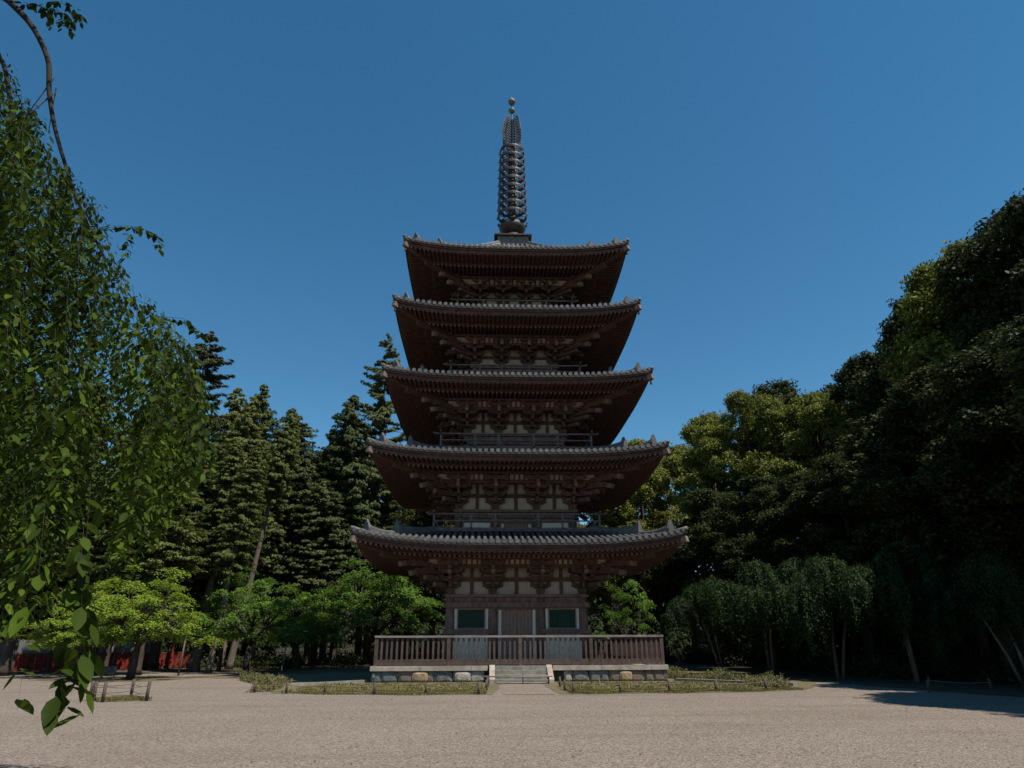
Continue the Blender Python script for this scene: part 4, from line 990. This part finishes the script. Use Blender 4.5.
rope_fence('rope_fence', [(1.35, -10.2), (1.3, -12.4), (1.4, -14.2), (3.0, -14.0), (4.7, -13.8), (6.4, -13.5), (8.3, -13.1), (9.2, -12.3)], 'low line of dark posts and rope edging the right planting bed', .36, .045, (.28, .1))
rope_fence('rope_fence', [(13.2, -14.6), (14.1, -13.2), (15.2, -14.8)], 'few short posts and rope in the shade near the right edge', .4, .04, (.3,))
# barrier across the foot of the steps
bar = empty('step_barrier', (0, -8.25, 0), 'low pale pole on small posts across the foot of the stone steps', 'barrier')
m = MB(); m.tube([(-1.7, 0, .3), (0, .01, .29), (1.25, 0, .3)], .028, M_railtop, 8); m.build('pole', bar)
for x in (-1.5, .02, 1.1):
    m = MB(); m.tube([(0, 0, 0), (0, 0, .42 if abs(x) < .1 else .3)], .022, M_post, 6); m.build('post', bar, (x, .03, 0))
# path flagstones in front of the steps
pm = MB(); pm.b6(-1.05, 1.0, -8.15, -7.86, -.02, .05, M_coping); pm.add([(-.95, -14.5, .010), (.75, -14.5, .010), (.75, -8.2, .010), (-.85, -8.2, .010)], [(0, 1, 2, 3)], M_gravel); tag(pm.build('path'), kind='structure')
# kerb slabs at both sides of the platform
for i, (x, y, x1, y1, lb) in enumerate(((6.9, -6.3, 10.4, -10.6, 'long pale kerb stone running from the right end of the platform'), (-6.8, -6.2, -9.9, -9.6, 'long pale kerb stone running from the left end of the platform'))):
    m = MB(); a = Vector((x, y, .05)); b = Vector((x1, y1, .05)); m.beam(a-a, b-a, .26, .12, M_step); o = m.build('kerb_stone', None, a); tag(o, lb, 'kerb stone')
# dry shrubs: upright thin shoots, beds of turf
def shoots(name, label, area, n, h, seed, m_, cat='shrub', kind='stuff', wd=.035, leaf=.09):
    rng = np.random.default_rng(seed); P = []; N = []; T = []
    k = 0
    while k < n:
        x, y = rng.uniform(area[0], area[1]), rng.uniform(area[2], area[3])
        if not area[4](x, y): continue
        k += 1; hh = h*rng.uniform(.35, 1.1)*(.62+.38*math.sin(x*3.1+y*1.7)*math.sin(y*2.3)); c = int(hh/.03)+2; z = np.linspace(0.02, hh, c); lx, ly = rng.normal(size=2)*.12
        P.append(np.stack([x+lx*z+rng.normal(size=c)*.03, y+ly*z+rng.normal(size=c)*.03, z], 1)); T.append(np.array([0, 0, 1.])+unit(rng, c)*.8); N.append(unit(rng, c)+np.array([0, -.2, .3]))
    P = np.concatenate(P); return tag(link(name, leaf_mesh(name, P, np.concatenate(N), np.concatenate(T), leaf*rng.uniform(.7, 1.3, len(P)), wd, m_)), label, cat, kind=kind)
def seg_d(x, y, a, b):
    ax, ay = a; bx, by = b; t = max(0, min(1, ((x-ax)*(bx-ax)+(y-ay)*(by-ay))/((bx-ax)**2+(by-ay)**2))); return math.hypot(x-ax-t*(bx-ax), y-ay-t*(by-ay))
shoots('dry_shrubs', 'dry upright yellowish shoots in a band right of the platform', (5, 13, -12.8, -1, lambda x, y: seg_d(x, y, (7.4, -3.5), (9.8, -9.2)) < .5 or seg_d(x, y, (9.6, -8.6), (9.0, -12.2)) < .5), 1300, .52, 1, L_shrub)
shoots('dry_shrubs', 'dry bushy yellowish shoots at the left end of the left planting bed', (-15, -7, -12.8, 1, lambda x, y: seg_d(x, y, (-12.6, -3.5), (-9.8, -8.8)) < .5 or seg_d(x, y, (-9.9, -8.6), (-9.5, -12.0)) < .4), 1000, .45, 2, L_shrub)
shoots('low_hedge_plants', 'low olive bedding plants in front of the left half of the platform', (-8.6, -1.6, -12.9, -7.6, lambda x, y: True), 1700, .08, 3, L_turf)
shoots('low_hedge_plants', 'low olive bedding plants in front of the right half of the platform', (1.45, 8.6, -12.9, -7.6, lambda x, y: True), 1700, .08, 4, L_turf)
def turf(name, label, area, n, seed, h=.05):
    rng = np.random.default_rng(seed); x = rng.uniform(area[0], area[1], n*3); y = rng.uniform(area[2], area[3], n*3); k = area[4](x, y); x, y = x[k][:n], y[k][:n]; n = len(x)
    P = np.stack([x, y, np.full(n, .03)+rng.random(n)*h*.5], 1); return tag(link(name, leaf_mesh(name, P, unit(rng, n)*np.array([1, 1, .3]), np.array([0, 0, 1.])+unit(rng, n)*.5, h*rng.uniform(.7, 1.5, n)*1.4, .02, L_turf)), label, 'grass', kind='stuff')
turf('grass', 'short sparse grass at the gravel edge of the left bed', (-9.8, -1.5, -14.6, -12.8, lambda x, y: y > -14.35+.35*np.sin(x*2.)+np.maximum(0, -x-5)*.35), 9000, 1)
turf('grass', 'short sparse grass at the gravel edge of the right bed', (1.3, 9.6, -14.6, -12.6, lambda x, y: y > -14.35+.3*np.sin(x*2.3)+np.maximum(0, x-5)*.2), 9000, 2)
turf('grass', 'tufty grass inside the little roped square', (-13.6, -11.6, -16.4, -14.9, lambda x, y: (np.abs(x+12.65)/1.0+np.abs(y+15.65)/.75) < 1), 1500, 3, .07)
rng = np.random.default_rng(31); n_ = 260; fx = rng.uniform(-16, 13, n_); fy = rng.uniform(-29, -15, n_)
tag(link('fallen_leaves', leaf_mesh('fallen_leaves', np.stack([fx, fy, np.full(n_, .012)], 1), unit(rng, n_)*.3+np.array([0, 0, 1.]), unit(rng, n_), rng.uniform(.03, .07, n_), .03, mat('dry_leaf', (.09, .06, .03), .9, (.05, .035, .02), 5))), 'scattered dry brown leaves lying on the gravel', 'leaves', kind='stuff')
# red and pale wall behind the maples
wl = empty('painted_wall', (-36, 5.5, 0), 'low wall of red boards with pale grey cloth above, behind the maples at left', 'wall')
A = Vector((0, 0, 0)); B = Vector((-23.0, 16.9, 0))-Vector((-36, 5.5, 0)); dv = B-A; Ln = dv.length; rz = math.atan2(dv.y, dv.x)
m = MB()
for i in range(int(Ln/.3)):
    p = A.lerp(B, (i+.5)*.3/Ln); m.box((p.x, p.y, .55), (.27, .06, 1.0), M_red, rz)
m.build('red_boards', wl)
m = MB(); m.box((A.lerp(B, .42).x, A.lerp(B, .42).y, 1.52), (Ln*.84, .04, .82), M_cloth, rz); m.build('pale_cloth', wl)
for i in range(10):
    p = A.lerp(B, i/9); m = MB(); m.box((0, 0, .98), (.14, .14, 2.0), M_red if i > 7 else M_post, rz); m.build('post', wl, (p.x, p.y-.06, 0))
m = MB(); p = A.lerp(B, .5); m.box((p.x, p.y, 1.08), (Ln, .1, .07), M_post, rz); m.build('rail', wl)
# dark notice board under the maple
nb = empty('notice_board', (-18.9, -4.2, 0), 'small dark notice board on two legs under the lime-green maple', 'notice board')
m = MB(); m.box((0, 0, .5), (.75, .05, .34), M_black); m.build('board', nb)
for s in (-1, 1): m = MB(); m.box((s*.3, .03, .17), (.05, .05, .38), M_post); m.build('leg', nb)
# poles and stakes
def pole(name, x, y, h, r, m_, lean, label, cat, base=None):
    o = empty(name, (x, y, 0), label, cat); m = MB(); m.tube([(0, 0, -.05), (lean*.5, 0, h*.5), (lean, 0, h)], [r, r*.95, r*.8], m_, 8); m.build('shaft', o)
    if base: m = MB(); m.tube([(0, 0, -.02), (0, 0, .28)], [r*1.25, r*1.2], base, 8); m.build('painted_base', o)
    else: m = MB(); m.lathe([(r*.9, 0), (r, .05), (r*.3, .09)], m_, 8, (lean, 0, h-.02)); m.build('cap', o)
pole('pale_pole', -14.8, 9.8, 2.75, .045, M_pale, .2, 'thin pale grey pole right of the mid-green maple', 'pole', M_white)
pole('tree_stake', -18.3, 2.2, 2.1, .05, M_barkpale, .1, 'thin brown stake left of the leaning pale trunk', 'stake')
pole('tree_stake', -17.0, 9.5, 2.4, .05, M_bark, .1, 'dark stake with white painted base under the mid-green maple', 'stake', M_white)
pole('tree_stake', -19.0, 10.5, 2.3, .05, M_bark, -.05, 'dark stake behind the leaning pale trunk', 'stake')
for x, y, sc_, h, lean, lb in ((-18.3, 6.5, .72, 14.5, 5, 'slim cedar whose pale leaning trunk stands beside the mid-green maple'), (-20.2, 9.5, .9, 15.5, 2, 'cedar with stout pale trunk just left of the pale leaning trunk'),
                             (-21.2, 3.5, 1.0, 15.5, 0, 'cedar with stout dark trunk rising through the middle of the lime-green maple'), (-24.6, 5.0, 1.1, 16.0, 1, 'cedar with stout dark trunk left of the lime-green maple'),
                             (-28.5, 3.5, 1.2, 16.0, 0, 'cedar with dark trunk partly behind the hanging cherry tips')):
    tree('c', 'cedar_tree', 'cedar1' if x > -21 else 'cedar0', x, y, sc_, h/24, x, lb, 'cedar tree', 'conifers of the left grove', (0, R(lean)))
